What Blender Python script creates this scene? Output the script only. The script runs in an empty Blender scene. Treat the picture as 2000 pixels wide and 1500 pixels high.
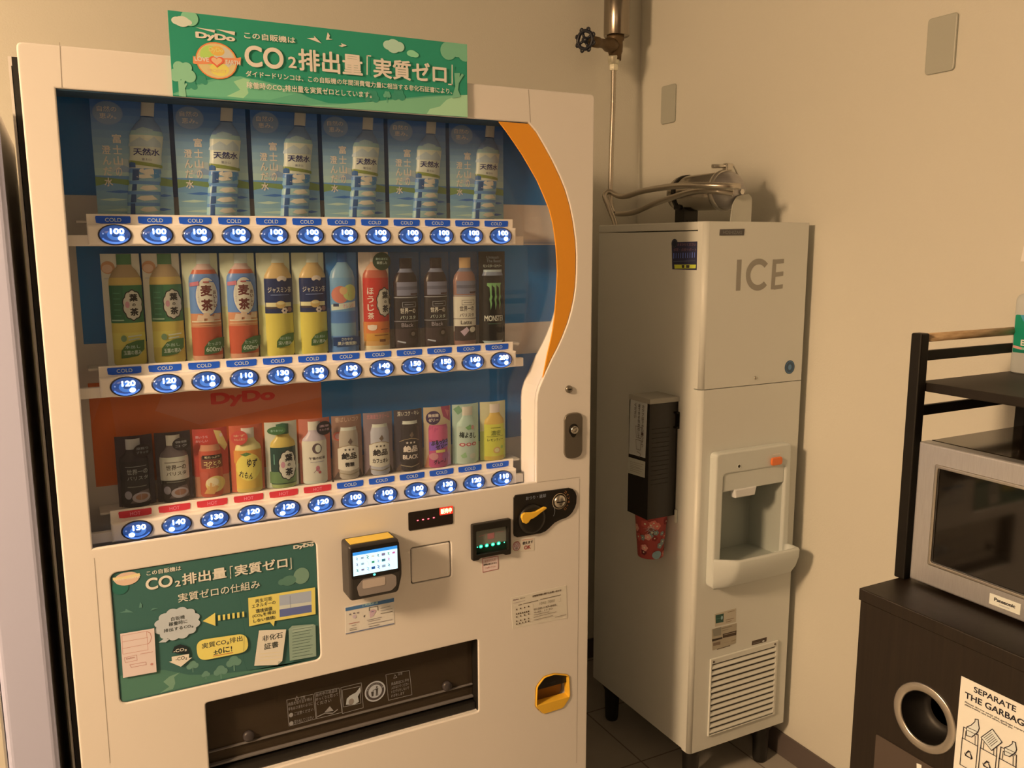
import bpy, bmesh, math, random
from mathutils import Vector, Matrix
random.seed(7)
SC = bpy.context.scene
COL = SC.collection
PI = math.pi

# ------------------------------------------------------------------ camera
CAM = Vector((0.0, -1.62, 1.5126))
YAW, PITCH, ROLL, FPX = 0.480832, 0.160641, -0.0024288, 1673.6
_cy, _sy, _cp, _sp, _cr, _sr = math.cos(YAW), math.sin(YAW), math.cos(PITCH), math.sin(PITCH), math.cos(ROLL), math.sin(ROLL)
FWD = Vector((_sy*_cp, _cy*_cp, -_sp))
_r = Vector((_cy, -_sy, 0)); _u = _r.cross(FWD)
RIGHT = _cr*_r + _sr*_u
UP = -_sr*_r + _cr*_u
cd = bpy.data.cameras.new('camera'); cam = bpy.data.objects.new('camera', cd); COL.objects.link(cam)
cam.matrix_world = Matrix((( RIGHT.x, UP.x, -FWD.x, CAM.x), (RIGHT.y, UP.y, -FWD.y, CAM.y), (RIGHT.z, UP.z, -FWD.z, CAM.z), (0, 0, 0, 1)))
cd.sensor_fit = 'HORIZONTAL'; cd.sensor_width = 36.0; cd.lens = FPX*36.0/2000.0; cd.clip_start = 0.02
SC.camera = cam

# ------------------------------------------------------------------ world, lights, exposure
SC.view_settings.view_transform = 'Standard'; SC.view_settings.look = 'None'
SC.view_settings.gamma = 1.0; SC.view_settings.use_curve_mapping = False
SC.view_settings.exposure = 0.0
w = bpy.data.worlds.new('world'); SC.world = w; w.use_nodes = True
w.node_tree.nodes['Background'].inputs[0].default_value = (0.9, 0.6, 0.36, 1)
w.node_tree.nodes['Background'].inputs[1].default_value = 0.05
WARM = (1.0, 0.645, 0.345)
def lamp(name, loc, power, radius, col=WARM):
    ld = bpy.data.lights.new(name, 'POINT'); ld.shadow_soft_size = radius; ld.energy = power; ld.color = col
    o = bpy.data.objects.new(name, ld); o.location = loc; COL.objects.link(o); return o
lamp('ceiling_lamp_left', (-1.9, -0.98, 2.34), 240, 0.20)
_s = bpy.data.lights.new('left_lamp_added_spot', 'SPOT'); _s.energy = 118; _s.color = WARM; _s.spot_size = math.radians(172); _s.spot_blend = 0.42; _s.shadow_soft_size = 0.20  # spot added at the left lamp to shape brightness up the walls
_o = bpy.data.objects.new('left_lamp_added_spot', _s); _o.location = (-1.9, -0.98, 2.33); COL.objects.link(_o)
lamp('added_fill_light', (-0.7, -2.6, 2.34), 13, 0.35)  # added weak fill light, softens shade on the machine front

# ------------------------------------------------------------------ colours and materials
def lin1(c):
    c /= 255.0
    return c/12.92 if c <= 0.04045 else ((c+0.055)/1.055)**2.4
REF = tuple(lin1(c)/0.80 for c in (205, 166, 122))      # what a white surface reads as in the room's light
def A(r, g, b, k=1.0):                                     # albedo of a surface that reads (r, g, b) in that light
    return tuple(max(0.004, min(0.88, k*lin1(c)/q)) for c, q in zip((r, g, b), REF))
_M = {}
def mat(name, col, rough=0.5, metal=0.0, spec=0.5, emit=None, es=0.0, coat=0.0, bump=None):
    if name in _M: return _M[name]
    m = bpy.data.materials.new(name); m.use_nodes = True
    nt = m.node_tree; b = nt.nodes['Principled BSDF']
    b.inputs['Base Color'].default_value = (*col, 1); b.inputs['Roughness'].default_value = rough
    b.inputs['Metallic'].default_value = metal; b.inputs['Specular IOR Level'].default_value = spec
    if coat: b.inputs['Coat Weight'].default_value = coat; b.inputs['Coat Roughness'].default_value = 0.1
    if emit: b.inputs['Emission Color'].default_value = (*emit, 1); b.inputs['Emission Strength'].default_value = es
    if bump:
        sc, st, ds = bump
        tc = nt.nodes.new('ShaderNodeTexCoord'); n = nt.nodes.new('ShaderNodeTexNoise'); bp = nt.nodes.new('ShaderNodeBump')
        n.inputs['Scale'].default_value = sc; n.inputs['Detail'].default_value = 3
        bp.inputs['Strength'].default_value = st; bp.inputs['Distance'].default_value = ds
        nt.links.new(tc.outputs['Object'], n.inputs['Vector']); nt.links.new(n.outputs['Fac'], bp.inputs['Height']); nt.links.new(bp.outputs['Normal'], b.inputs['Normal'])
    _M[name] = m; return m
def ink(col, rough=0.55, es=0.0):
    key = 'ink_%d_%d_%d_%d_%d' % (*[int(c*1000) for c in col], int(rough*100), int(es*100))
    return mat(key, col, rough, spec=0.3, emit=col if es else None, es=es)
def glass_mat(name, tint, refl=0.06, rough=0.02, haze=None):
    if name in _M: return _M[name]
    m = bpy.data.materials.new(name); m.use_nodes = True; nt = m.node_tree; nt.nodes.clear()
    out = nt.nodes.new('ShaderNodeOutputMaterial'); mix = nt.nodes.new('ShaderNodeMixShader')
    tr = nt.nodes.new('ShaderNodeBsdfTransparent'); gl = nt.nodes.new('ShaderNodeBsdfGlossy'); lw = nt.nodes.new('ShaderNodeFresnel')
    tr.inputs[0].default_value = (*tint, 1); gl.inputs['Roughness'].default_value = rough; lw.inputs[0].default_value = 1.35
    nt.links.new(lw.outputs[0], mix.inputs[0]); nt.links.new(tr.outputs[0], mix.inputs[1]); nt.links.new(gl.outputs[0], mix.inputs[2])
    last = mix
    if haze:
        df = nt.nodes.new('ShaderNodeBsdfDiffuse'); df.inputs[0].default_value = (*haze[0], 1)
        m2 = nt.nodes.new('ShaderNodeMixShader'); m2.inputs[0].default_value = haze[1]
        nt.links.new(mix.outputs[0], m2.inputs[1]); nt.links.new(df.outputs[0], m2.inputs[2]); last = m2
    nt.links.new(last.outputs[0], out.inputs[0])
    _M[name] = m; return m
def noise_mix(name, c0, c1, scale, rough=0.6, stretch=(1, 1, 1), bump=0.0, detail=4, metal=0.0, spec=0.4):
    if name in _M: return _M[name]
    m = bpy.data.materials.new(name); m.use_nodes = True; nt = m.node_tree; b = nt.nodes['Principled BSDF']
    tc = nt.nodes.new('ShaderNodeTexCoord'); mp = nt.nodes.new('ShaderNodeMapping'); n = nt.nodes.new('ShaderNodeTexNoise'); cr = nt.nodes.new('ShaderNodeValToRGB')
    mp.inputs['Scale'].default_value = stretch; n.inputs['Scale'].default_value = scale; n.inputs['Detail'].default_value = detail
    cr.color_ramp.elements[0].position = 0.3; cr.color_ramp.elements[0].color = (*c0, 1)
    cr.color_ramp.elements[1].position = 0.7; cr.color_ramp.elements[1].color = (*c1, 1)
    L = nt.links.new
    L(tc.outputs['Object'], mp.inputs[0]); L(mp.outputs[0], n.inputs['Vector']); L(n.outputs['Fac'], cr.inputs[0]); L(cr.outputs[0], b.inputs['Base Color'])
    b.inputs['Roughness'].default_value = rough; b.inputs['Metallic'].default_value = metal; b.inputs['Specular IOR Level'].default_value = spec
    if bump:
        bp = nt.nodes.new('ShaderNodeBump'); bp.inputs['Strength'].default_value = bump; bp.inputs['Distance'].default_value = 0.002
        L(n.outputs['Fac'], bp.inputs['Height']); L(bp.outputs[0], b.inputs['Normal'])
    _M[name] = m; return m

WHITE = mat('machine_white', A(208, 168, 124), 0.32, coat=0.15)
RAILW = mat('rail_white', A(214, 182, 150), 0.35)
ICEW = mat('ice_machine_white', A(196, 162, 118), 0.42)
DISPW = mat('dispenser_plastic', A(190, 160, 118), 0.35)
BLACKP = mat('black_plastic', (0.012, 0.011, 0.010), 0.4)
GASKET = mat('black_gasket', (0.006, 0.006, 0.006), 0.6)
DARKG = mat('dark_grey_plastic', (0.035, 0.034, 0.036), 0.4)
STEEL = mat('steel', (0.62, 0.60, 0.56), 0.28, 1.0)
BRUSH = noise_mix('brushed_steel', (0.42, 0.41, 0.42), (0.54, 0.53, 0.54), 30, 0.38, (1, 1, 60), metal=0.85)
CHROME = mat('chrome', (0.75, 0.73, 0.70), 0.15, 1.0)
BRONZE = mat('bronze', A(95, 62, 30), 0.5, 0.4)
ORANGE = mat('orange_plastic', A(232, 140, 30), 0.35)
ORBAND = mat('orange_band', A(214, 118, 20), 0.45)
BLKMET = mat('black_metal', (0.007, 0.006, 0.005), 0.5, spec=0.3)
SEAM = mat('seam_shadow', A(120, 92, 62), 0.7)

# ------------------------------------------------------------------ geometry helpers
def ray(u, v):
    return RIGHT*((u-1000)/FPX) - UP*((v-750)/FPX) + FWD
class Plane:
    """axis 'Y': wall-parallel plane facing the room, coordinates (x, z); axis 'X': plane facing left, coordinates (-y, z)"""
    def __init__(s, axis, c): s.ax, s.c = axis, c
    def at(s, u, v):
        r = ray(u, v)
        if s.ax == 'Y':
            p = CAM + r*((s.c-CAM.y)/r.y); return (p.x, p.z)
        p = CAM + r*((s.c-CAM.x)/r.x); return (-p.y, p.z)
    def to3(s, a, b, off=0.0):
        return Vector((a, s.c-off, b)) if s.ax == 'Y' else Vector((s.c-off, -a, b))
def new_obj(name, me, parent=None, m=None):
    o = bpy.data.objects.new(name, me); COL.objects.link(o)
    if m is not None and not me.materials:
        for x in (m if isinstance(m, (list, tuple)) else [m]): me.materials.append(x)
    if parent is not None: o.parent = parent
    return o
def root_of(o):
    while o.parent: o = o.parent
    return o
class MB:
    def __init__(s): s.bm = bmesh.new(); s.mi = 0
    def _fin(s, ret):
        for f in ret: f.material_index = s.mi
    def box(s, x0, x1, y0, y1, z0, z1, bev=0.0, seg=2, mi=0):
        t = bmesh.new(); bmesh.ops.create_cube(t, size=1.0)
        for v in t.verts: v.co = Vector(((x0+x1)/2+v.co.x*(x1-x0), (y0+y1)/2+v.co.y*(y1-y0), (z0+z1)/2+v.co.z*(z1-z0)))
        if bev: bmesh.ops.bevel(t, geom=t.edges[:], offset=bev, segments=seg, affect='EDGES', profile=0.5)
        s.merge(t, mi); return s
    def merge(s, t, mi=0, M=None):
        if M is not None: bmesh.ops.transform(t, matrix=M, verts=t.verts[:])
        mp = {}
        for v in t.verts: mp[v] = s.bm.verts.new(v.co)
        for f in t.faces:
            try:
                g = s.bm.faces.new([mp[v] for v in f.verts]); g.material_index = mi; g.smooth = f.smooth
            except ValueError: pass
        t.free()
    def lathe(s, prof, M=None, n=24, mi=0, smooth=True, caps=True, arc=2*PI):
        """prof: list of (r, z) turned about local z"""
        t = bmesh.new(); rows = []
        full = arc > 2*PI-1e-6
        for r, z in prof:
            rows.append([t.verts.new((r*math.cos(arc*i/n), r*math.sin(arc*i/n), z)) for i in range(n if full else n+1)])
        k = len(rows[0])
        for a, b in zip(rows[:-1], rows[1:]):
            for i in range(k if full else k-1):
                j = (i+1) % k
                f = t.faces.new((a[i], a[j], b[j], b[i])); f.smooth = smooth
        if caps and full:
            if prof[0][0] > 1e-6: t.faces.new(rows[0][::-1])
            if prof[-1][0] > 1e-6: t.faces.new(rows[-1])
        bmesh.ops.remove_doubles(t, verts=t.verts[:], dist=1e-7)
        bmesh.ops.recalc_face_normals(t, faces=t.faces[:])
        s.merge(t, mi, M); return s
    def tube(s, pts, r, n=10, mi=0, closed=False, rfun=None):
        t = bmesh.new(); P = [Vector(p) for p in pts]; rings = []; up = None
        for i, p in enumerate(P):
            if closed: d = P[(i+1) % len(P)]-P[i-1]
            else: d = P[min(i+1, len(P)-1)]-P[max(i-1, 0)]
            d.normalize()
            if up is None:
                up = Vector((0, 0, 1)) if abs(d.z) < 0.9 else Vector((1, 0, 0))
            a = d.cross(up).normalized(); up = a.cross(d).normalized()
            rr = rfun(i) if rfun else r
            rings.append([t.verts.new(p+rr*(math.cos(2*PI*k/n)*a+math.sin(2*PI*k/n)*up)) for k in range(n)])
        m = len(rings)
        for i in range(m if closed else m-1):
            A_, B_ = rings[i], rings[(i+1) % m]
            for k in range(n):
                f = t.faces.new((A_[k], A_[(k+1) % n], B_[(k+1) % n], B_[k])); f.smooth = True
        if not closed: t.faces.new(rings[0][::-1]); t.faces.new(rings[-1])
        bmesh.ops.recalc_face_normals(t, faces=t.faces[:])
        s.merge(t, mi); return s
    def plate(s, outer, holes, pl, front, back, bev=0.0, mi=0, res=1):
        """plate cut from 2-D outlines (plane coordinates), its faces at offsets front > back from the plane"""
        c = bpy.data.curves.new('c', 'CURVE'); c.dimensions = '2D'; c.fill_mode = 'BOTH'
        c.extrude = max(1e-5, (front-back)/2-bev); c.bevel_depth = bev; c.bevel_resolution = res; c.offset = -bev
        for L in [outer]+list(holes):
            sp = c.splines.new('POLY'); sp.points.add(len(L)-1)
            for p, q in zip(sp.points, L): p.co = (q[0], q[1], 0, 1)
            sp.use_cyclic_u = True
        o = bpy.data.objects.new('c', c); COL.objects.link(o)
        me = bpy.data.meshes.new_from_object(o.evaluated_get(bpy.context.evaluated_depsgraph_get()))
        t = bmesh.new(); t.from_mesh(me)
        bpy.data.objects.remove(o); bpy.data.curves.remove(c); bpy.data.meshes.remove(me)
        mid = (front+back)/2
        for v in t.verts: v.co = pl.to3(v.co.x, v.co.y, v.co.z+mid)
        for f in t.faces: f.smooth = False
        bmesh.ops.recalc_face_normals(t, faces=t.faces[:])
        s.merge(t, mi); return s
    def quad(s, a, b, c, d, mi=0):
        f = s.bm.faces.new([s.bm.verts.new(Vector(p)) for p in (a, b, c, d)]); f.material_index = mi; return s
    def build(s, name, m, parent=None, sharp=None):
        me = bpy.data.meshes.new(name); s.bm.to_mesh(me); s.bm.free()
        if parent is not None:
            me.transform(Matrix.Translation(-root_of(parent).location))
        return new_obj(name, me, parent, m)
def thing(name, label, cat, loc=(0, 0, 0), group=None):
    o = bpy.data.objects.new(name, None); COL.objects.link(o); o.location = loc; o.empty_display_size = 0.05
    o['label'] = label; o['category'] = cat
    if group: o['group'] = group
    return o
def tag(o, label, cat, group=None):
    o['label'] = label; o['category'] = cat
    if group: o['group'] = group
    return o
def struct(name, mb, m):
    o = mb.build(name, m); o['kind'] = 'structure'; return o
def copy_tree(o, parent=None):
    c = o.copy(); COL.objects.link(c)
    if parent is not None: c.parent = parent; c.matrix_parent_inverse = o.matrix_parent_inverse.copy()
    for ch in list(o.children): copy_tree(ch, c)
    return c

_T = {}
def glyphs(s):
    key = s
    if key not in _T:
        c = bpy.data.curves.new('t', 'FONT'); c.body = s; c.size = 1; c.resolution_u = 6 if s.isascii() and len(s) < 14 else 2
        o = bpy.data.objects.new('t', c); COL.objects.link(o)
        me = bpy.data.meshes.new_from_object(o.evaluated_get(bpy.context.evaluated_depsgraph_get()))
        V = [(v.co.x, v.co.y) for v in me.vertices]; Fc = [tuple(p.vertices) for p in me.polygons]
        bpy.data.objects.remove(o); bpy.data.curves.remove(c); bpy.data.meshes.remove(me)
        xs = [v[0] for v in V] or [0]; zs = [v[1] for v in V] or [0]
        _T[key] = (V, Fc, (min(xs), max(xs), min(zs), max(zs)))
    return _T[key]
def rrect(x0, z0, x1, z1, r, n=5):
    r = min(r, abs(x1-x0)/2, abs(z1-z0)/2); P = []
    for cx, cz, a0 in ((x1-r, z1-r, 0), (x0+r, z1-r, PI/2), (x0+r, z0+r, PI), (x1-r, z0+r, 1.5*PI)):
        for i in range(n+1):
            a = a0+PI/2*i/n; P.append((cx+r*math.cos(a), cz+r*math.sin(a)))
    return P
def ellipse(cx, cz, rx, rz, n=28, ph=0.0):
    return [(cx+rx*math.cos(ph+2*PI*i/n), cz+rz*math.sin(ph+2*PI*i/n)) for i in range(n)]
def cloud(cx, cz, rx, rz, lobes=9, amp=0.12, n=72):
    return [(cx+rx*(1+amp*abs(math.sin(lobes*t/2)))*math.cos(t), cz+rz*(1+amp*abs(math.sin(lobes*t/2)))*math.sin(t)) for t in [2*PI*i/n for i in range(n)]]
def rounded(pts, r, n=4):
    out = []; N = len(pts)
    for i in range(N):
        p = Vector(pts[i]); a = Vector(pts[i-1]); b = Vector(pts[(i+1) % N])
        da = (a-p); db = (b-p); q = min(r, da.length*0.45, db.length*0.45)
        s0 = p+da.normalized()*q; s1 = p+db.normalized()*q
        for k in range(n+1):
            t = k/n; out.append(tuple((1-t)**2*s0+2*t*(1-t)*p+t*t*s1))
    return out
class Art:
    """flat print: 2-D shapes in plane coordinates, each laid a hair above the one before"""
    def __init__(s, base=0.0003, eps=2.0e-5, pl=None, k=1.0, ox=0, oy=0):
        s.items = []; s.base = base; s.eps = eps; s.n = 0; s.pl = pl; s.k = k; s.ox = ox; s.oy = oy
    def px(s, u, v): return s.pl.at(s.ox+u*s.k, s.oy+v*s.k)
    def pp(s, pts): return [s.px(*p) for p in pts]
    def shape(s, V, Fc, col, es=0.0, same=False):
        if not same: s.n += 1
        s.items.append((V, Fc, col, s.base+s.n*s.eps, es)); return s
    def poly(s, pts, col, es=0.0, same=False): return s.shape(list(pts), [tuple(range(len(pts)))], col, es, same)
    def rect(s, a0, b0, a1, b1, col, es=0.0, same=False): return s.poly([(a0, b0), (a1, b0), (a1, b1), (a0, b1)], col, es, same)
    def ell(s, cx, cz, rx, rz, col, n=24, es=0.0, same=False): return s.poly(ellipse(cx, cz, rx, rz, n), col, es, same)
    def line(s, pts, wd, col, closed=False, es=0.0):
        P = [Vector(p) for p in pts]; V = []; Fc = []
        segs = list(zip(P, P[1:]+([P[0]] if closed else [])))
        for a, b in segs[:len(P) if closed else len(P)-1]:
            d = (b-a)
            if d.length < 1e-9: continue
            nrm = Vector((-d.y, d.x)).normalized()*wd/2; e = d.normalized()*wd*0.3
            i = len(V); V += [tuple(a-e+nrm), tuple(a-e-nrm), tuple(b+e-nrm), tuple(b+e+nrm)]; Fc.append((i, i+1, i+2, i+3))
        return s.shape(V, Fc, col, es)
    def txt(s, t, cx, cz, wd, ht, col, bold=0.0, es=0.0, rot=0.0, fit=True):
        """text fitted into the box centred on (cx, cz)"""
        V, Fc, (x0, x1, z0, z1) = glyphs(t)
        if not Fc: return s
        q_ = bold*1.15; x0 -= q_; x1 += q_; z0 -= q_; z1 += q_
        sx = wd/(x1-x0); sz = ht/(z1-z0)
        if not fit: sx = sz = min(sx, sz)
        c, q = math.cos(rot), math.sin(rot)
        sh = [(0, 0)] if not bold else ([(q_, q_), (-q_, q_), (q_, -q_), (-q_, -q_)] if bold < 0.02 else [(q_, 0), (-q_, 0), (0, q_), (0, -q_), (.7*q_, .7*q_), (-.7*q_, .7*q_), (.7*q_, -.7*q_), (-.7*q_, -.7*q_)])
        for dx, dz in sh:                       # heavier strokes: the glyph repeated a hair aside
            W = []
            for x, z in V:
                a = (x+dx-(x0+x1)/2)*sx; b = (z+dz-(z0+z1)/2)*sz; W.append((cx+a*c-b*q, cz+a*q+b*c))
            s.shape(W, Fc, col, es)
        return s
    def vtxt(s, t, cx, ztop, ht, wd, col, bold=0.0):
        n = len(t); h = ht/n
        for i, ch in enumerate(t): s.txt(ch, cx, ztop-h*(i+0.5), wd*(0.55 if ch in 'のりっゃめろし' else 0.8), h*0.82, col, bold)
        return s
    def tb(s, t, p0, p1, ptop, col, bold=0.0, es=0.0):
        """text whose base line runs from image point p0 to p1 and whose top left is ptop"""
        a0, b0 = s.px(*p0); a1, b1 = s.px(*p1); _, bt = s.px(*ptop); bb = (b0+b1)/2
        return s.txt(t, (a0+a1)/2, (b0+bt)/2, a1-a0, bt-b0, col, bold, es)
    def ppoly(s, pts, col, es=0.0, same=False): return s.poly(s.pp(pts), col, es, same)
    def pell(s, u, v, ru, rv, col, n=24, es=0.0):
        cx, cz = s.px(u, v); ex, _ = s.px(u+ru, v); _, ez = s.px(u, v-rv)
        return s.ell(cx, cz, abs(ex-cx), abs(ez-cz), col, n, es)
    def pline(s, pts, wd, col, closed=False, es=0.0): return s.line(s.pp(pts), wd, col, closed, es)
    def build(s, name, fn, parent=None, cuts=None, extra=None, rough=0.5):
        bm = bmesh.new() if extra is None else extra.bm
        mats = [] if extra is None else list(extra.mats); idx = {}
        for V, Fc, col, off, es in s.items:
            m = ink(col, rough, es)
            if m.name not in idx: idx[m.name] = len(mats); mats.append(m)
            t = bmesh.new(); vs = [t.verts.new((x, z, 0)) for x, z in V]
            for f in Fc:
                try: t.faces.new([vs[i] for i in f])
                except ValueError: pass
            big = [f for f in t.faces if len(f.verts) > 4]
            if big: bmesh.ops.triangulate(t, faces=big)
            if cuts:
                for cx in cuts:
                    bmesh.ops.bisect_plane(t, geom=t.verts[:]+t.edges[:]+t.faces[:], plane_co=(cx, 0, 0), plane_no=(1, 0, 0), dist=1e-7)
            mp = {v: bm.verts.new(fn(v.co.x, v.co.y, off)) for v in t.verts}
            for f in t.faces:
                try:
                    g = bm.faces.new([mp[v] for v in f.verts]); g.material_index = idx[m.name]
                except ValueError: pass
            t.free()
        me = bpy.data.meshes.new(name); bm.to_mesh(me); bm.free()
        for m in mats: me.materials.append(m)
        if parent is not None: me.transform(Matrix.Translation(-root_of(parent).location))
        return new_obj(name, me, parent)
class Board(MB):
    """a solid board that also carries a print (used as Art.build's extra)"""
    def __init__(s, mats): super().__init__(); s.mats = mats

# ------------------------------------------------------------------ the room
XR, YB, CEIL = 1.807, 0.891, 2.5
XL, YF = -2.2, -4.2
WALLM = mat('wallpaper', A(194, 157, 111), 0.85, spec=0.2, bump=(220, 0.25, 0.002))
CEILM = mat('ceiling_paint', A(160, 130, 96), 0.9)
def floor_mat():
    m = bpy.data.materials.new('floor_tile'); m.use_nodes = True; nt = m.node_tree; b = nt.nodes['Principled BSDF']
    tc = nt.nodes.new('ShaderNodeTexCoord'); mp = nt.nodes.new('ShaderNodeMapping'); br = nt.nodes.new('ShaderNodeTexBrick'); n = nt.nodes.new('ShaderNodeTexNoise'); mx = nt.nodes.new('ShaderNodeMixRGB')
    mp.inputs['Location'].default_value = (-0.215, 0.03, 0)
    br.offset = 0.0; br.inputs['Scale'].default_value = 1.0
    br.inputs['Brick Width'].default_value = 0.30; br.inputs['Row Height'].default_value = 0.30; br.inputs['Mortar Size'].default_value = 0.0025
    br.inputs['Color1'].default_value = (*A(164, 130, 91), 1); br.inputs['Color2'].default_value = (*A(158, 124, 86), 1); br.inputs['Mortar'].default_value = (*A(110, 82, 55), 1)
    n.inputs['Scale'].default_value = 9; n.inputs['Detail'].default_value = 5
    mx.blend_type = 'MULTIPLY'; mx.inputs[0].default_value = 0.25
    L = nt.links.new
    L(tc.outputs['Object'], mp.inputs[0]); L(mp.outputs[0], br.inputs['Vector']); L(tc.outputs['Object'], n.inputs['Vector'])
    L(br.outputs['Color'], mx.inputs[1]); L(n.outputs['Fac'], mx.inputs[2]); L(mx.outputs[0], b.inputs['Base Color'])
    b.inputs['Roughness'].default_value = 0.45; return m
struct('floor', MB().box(XL-.1, XR+.1, YF-.1, YB+.1, -0.1, 0), floor_mat())
struct('ceiling', MB().box(XL-.1, XR+.1, YF-.1, YB+.1, CEIL, CEIL+.1), CEILM)
struct('wall_back', MB().box(XL-.1, XR+.1, YB, YB+.1, 0, CEIL), WALLM)
struct('wall_right', MB().box(XR, XR+.1, YF-.1, YB, 0, CEIL), WALLM)
DIMW = mat('wall_brown', A(96, 70, 46), 0.8)
struct('wall_left', MB().box(XL-.1, XL, YF-.1, YB, 0, CEIL), DIMW)
struct('wall_front', MB().box(XL, XR, YF-.1, YF, 0, CEIL), DIMW)
BASEM = mat('baseboard_vinyl', A(86, 62, 42), 0.55)
struct('baseboard_back', MB().box(XL, XR, YB-.007, YB, 0, 0.075, 0.002), BASEM)
struct('baseboard_right', MB().box(XR-.007, XR, YF, YB-.007, 0, 0.075, 0.002), BASEM)
# pale tall cabinet whose right edge shows at the left of the frame
pcb = thing('pale_cabinet', 'pale tall cabinet at left edge of the view beside the vending machine', 'cabinet', (-0.45, 0.36, 0))
MB().box(-0.82, -0.072, 0.030, 0.70, 0.02, 1.74, 0.004).build('body', mat('pale_cabinet_body', A(190, 152, 108), 0.6), pcb)
MB().box(-0.147, -0.0695, 0.0, 0.0298, 0.02, 1.74, 0.010, 4).build('edge_strip', mat('pale_trim', A(168, 142, 126), 0.6), pcb)
MB().box(-0.82, -0.1475, 0.004, 0.0298, 0.02, 1.74, 0.004).build('front_panel', mat('pale_cabinet_front', A(196, 158, 112), 0.5), pcb)
MB().box(-0.80, -0.09, 0.04, 0.66, 0.0, 0.02).build('plinth', GASKET, pcb)

RW = Plane('X', XR)
for nm, y0, y1, z0, z1, lb in (('cover_plate', -0.303, -0.229, 1.897, 2.020, 'grey blank cover plate high on right wall above the black rack'),
                               ('cover_plate', 0.689, 0.762, 1.906, 2.027, 'grey blank cover plate on right wall close to the room corner beside hose')):
    o = MB().plate(rrect(-y1, z0, -y0, z1, 0.008), [], RW, 0.007, 0.0, 0.0025).build(nm, mat('plate_grey', A(160, 132, 92), 0.4))
    o.location = (0, 0, 0); tag(o, lb, 'wall plate', 'blank cover plates on the right wall')
o = MB().plate([(0.4925, 1.476), (0.62, 1.474), (0.62, 1.64), (0.515, 1.64)], [], RW, 0.0025, 0.0).build('paper_notice', mat('paper', A(232, 205, 168), 0.7))
tag(o, 'pale paper notice on the right wall above the green-labelled bottle, cut by the frame', 'notice')

# ------------------------------------------------------------------ vending machine
VX0, VX1, VTOP = -0.0356, 1.048, 1.832
FP = Plane('Y', 0.0)
vm = thing('vending_machine', 'white drink vending machine with three lit button rows and orange curved band', 'vending machine', (0.506, 0.35, 0))
# body behind the door: shell left open at the display and the pickup chamber
b = MB()
b.box(VX0-.016, VX1, 0.74, 0.76, 0.05, 1.825)
b.box(VX0-.016, VX0-.012, 0.092, 0.74, 0.05, 1.825); b.box(VX1-.006, VX1, 0.092, 0.74, 0.05, 1.825)
b.box(VX0-.012, VX1-.006, 0.092, 0.74, 1.81, 1.825); b.box(VX0-.012, VX1-.006, 0.092, 0.74, 0.05, 0.07)
b.box(VX0-.012, VX1-.006, 0.20, 0.22, 0.07, 1.81)
b.build('cabinet', WHITE, vm)
MB().box(VX0-.010, VX1-.008, 0.0740, 0.0915, 1.7995, 1.8215).box(VX0-.010, VX0+.012, 0.0740, 0.0915, 0.06, 1.7995).box(VX1-.03, VX1-.008, 0.0740, 0.0915, 0.06, 1.7995).build('door_gasket', GASKET, vm)
MB().box(VX0+.004, VX1-.01, 0.0745, 0.73, 1.8255, 1.8365).build('top_lid', mat('lid_dark', (0.03, 0.022, 0.016), 0.6), vm)
for x in (0.05, 0.96):
    for y in (0.14, 0.66):
        MB().lathe([(0.022, 0), (0.022, 0.03), (0.014, 0.031), (0.014, 0.052)], Matrix.Translation((x, y, 0))).build('foot', DARKG, vm)
# door
win_px = [(109, 172), (1032, 239.5), (1048, 258), (1064, 285.5), (1079, 313), (1094, 344), (1105, 371), (1114, 402), (1120.5, 435), (1125, 470), (1126.5, 500), (1126, 534), (1124.5, 560), (1121, 585), (1116, 608), (1109, 632), (1099, 658), (1089, 680), (1078, 701), (1068.5, 722), (1060, 741), (1053.5, 756), (1049.5, 770), (1048, 785), (1047.5, 830), (1047, 941), (181, 1072)]
WIN = [FP.at(*p) for p in win_px]
PICK = rounded([(0.1818, 0.649), (0.1818, 0.4755), (0.759, 0.4755), (0.759, 0.649)], 0.006)
pc = [FP.at(*p) for p in ((215, 1120.5), (617.6, 1056), (627, 1290), (235, 1373.5))]
px0 = (pc[0][0]+pc[3][0])/2; px1 = (pc[1][0]+pc[2][0])/2; pz0 = (pc[2][1]+pc[3][1])/2; pz1 = (pc[0][1]+pc[1][1])/2
POST = rrect(px0, pz0, px1, pz1, 0.012)
CRET = rounded([FP.at(*p) for p in ((1047.5, 1341), (1062, 1322), (1082, 1315.5), (1111, 1318), (1113, 1360), (1099, 1381.8), (1061, 1394), (1046, 1380))], 0.006)
SQB = [FP.at(*p) for p in ((801.6, 1070), (881, 1057.6), (881.6, 1127), (804, 1141.5))]
SQR = rrect((SQB[0][0]+SQB[3][0])/2, (SQB[2][1]+SQB[3][1])/2, (SQB[1][0]+SQB[2][0])/2, (SQB[0][1]+SQB[1][1])/2, 0.005)
door = MB().plate(rounded([(VX0, 0.09), (VX1, 0.09), (VX1, VTOP), (VX0, VTOP)], 0.010), [WIN[::-1], PICK, POST, CRET, SQR], FP, 0.0, -0.0090, 0.0030, res=2)
WIN2 = WIN[:-2]+[(WIN[-2][0], 0.957), (WIN[-1][0], 0.957)]
door.plate(rounded([(VX0, 0.09), (VX1, 0.09), (VX1, VTOP), (VX0, VTOP)], 0.010), [WIN2[::-1], PICK, POST, CRET, SQR], FP, -0.0092, -0.0735).build('door', WHITE, vm)
hz_ = WIN[0][1]
MB().plate([(WIN[0][0], hz_-.0005), (WIN[1][0], hz_-.0005), (WIN[1][0], hz_-.0025), (WIN[0][0], hz_-.0025)], [], FP, -0.003, -0.0695).build('header_strip', mat('header_navy', (0.010, 0.045, 0.10), 0.6), vm)
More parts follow.
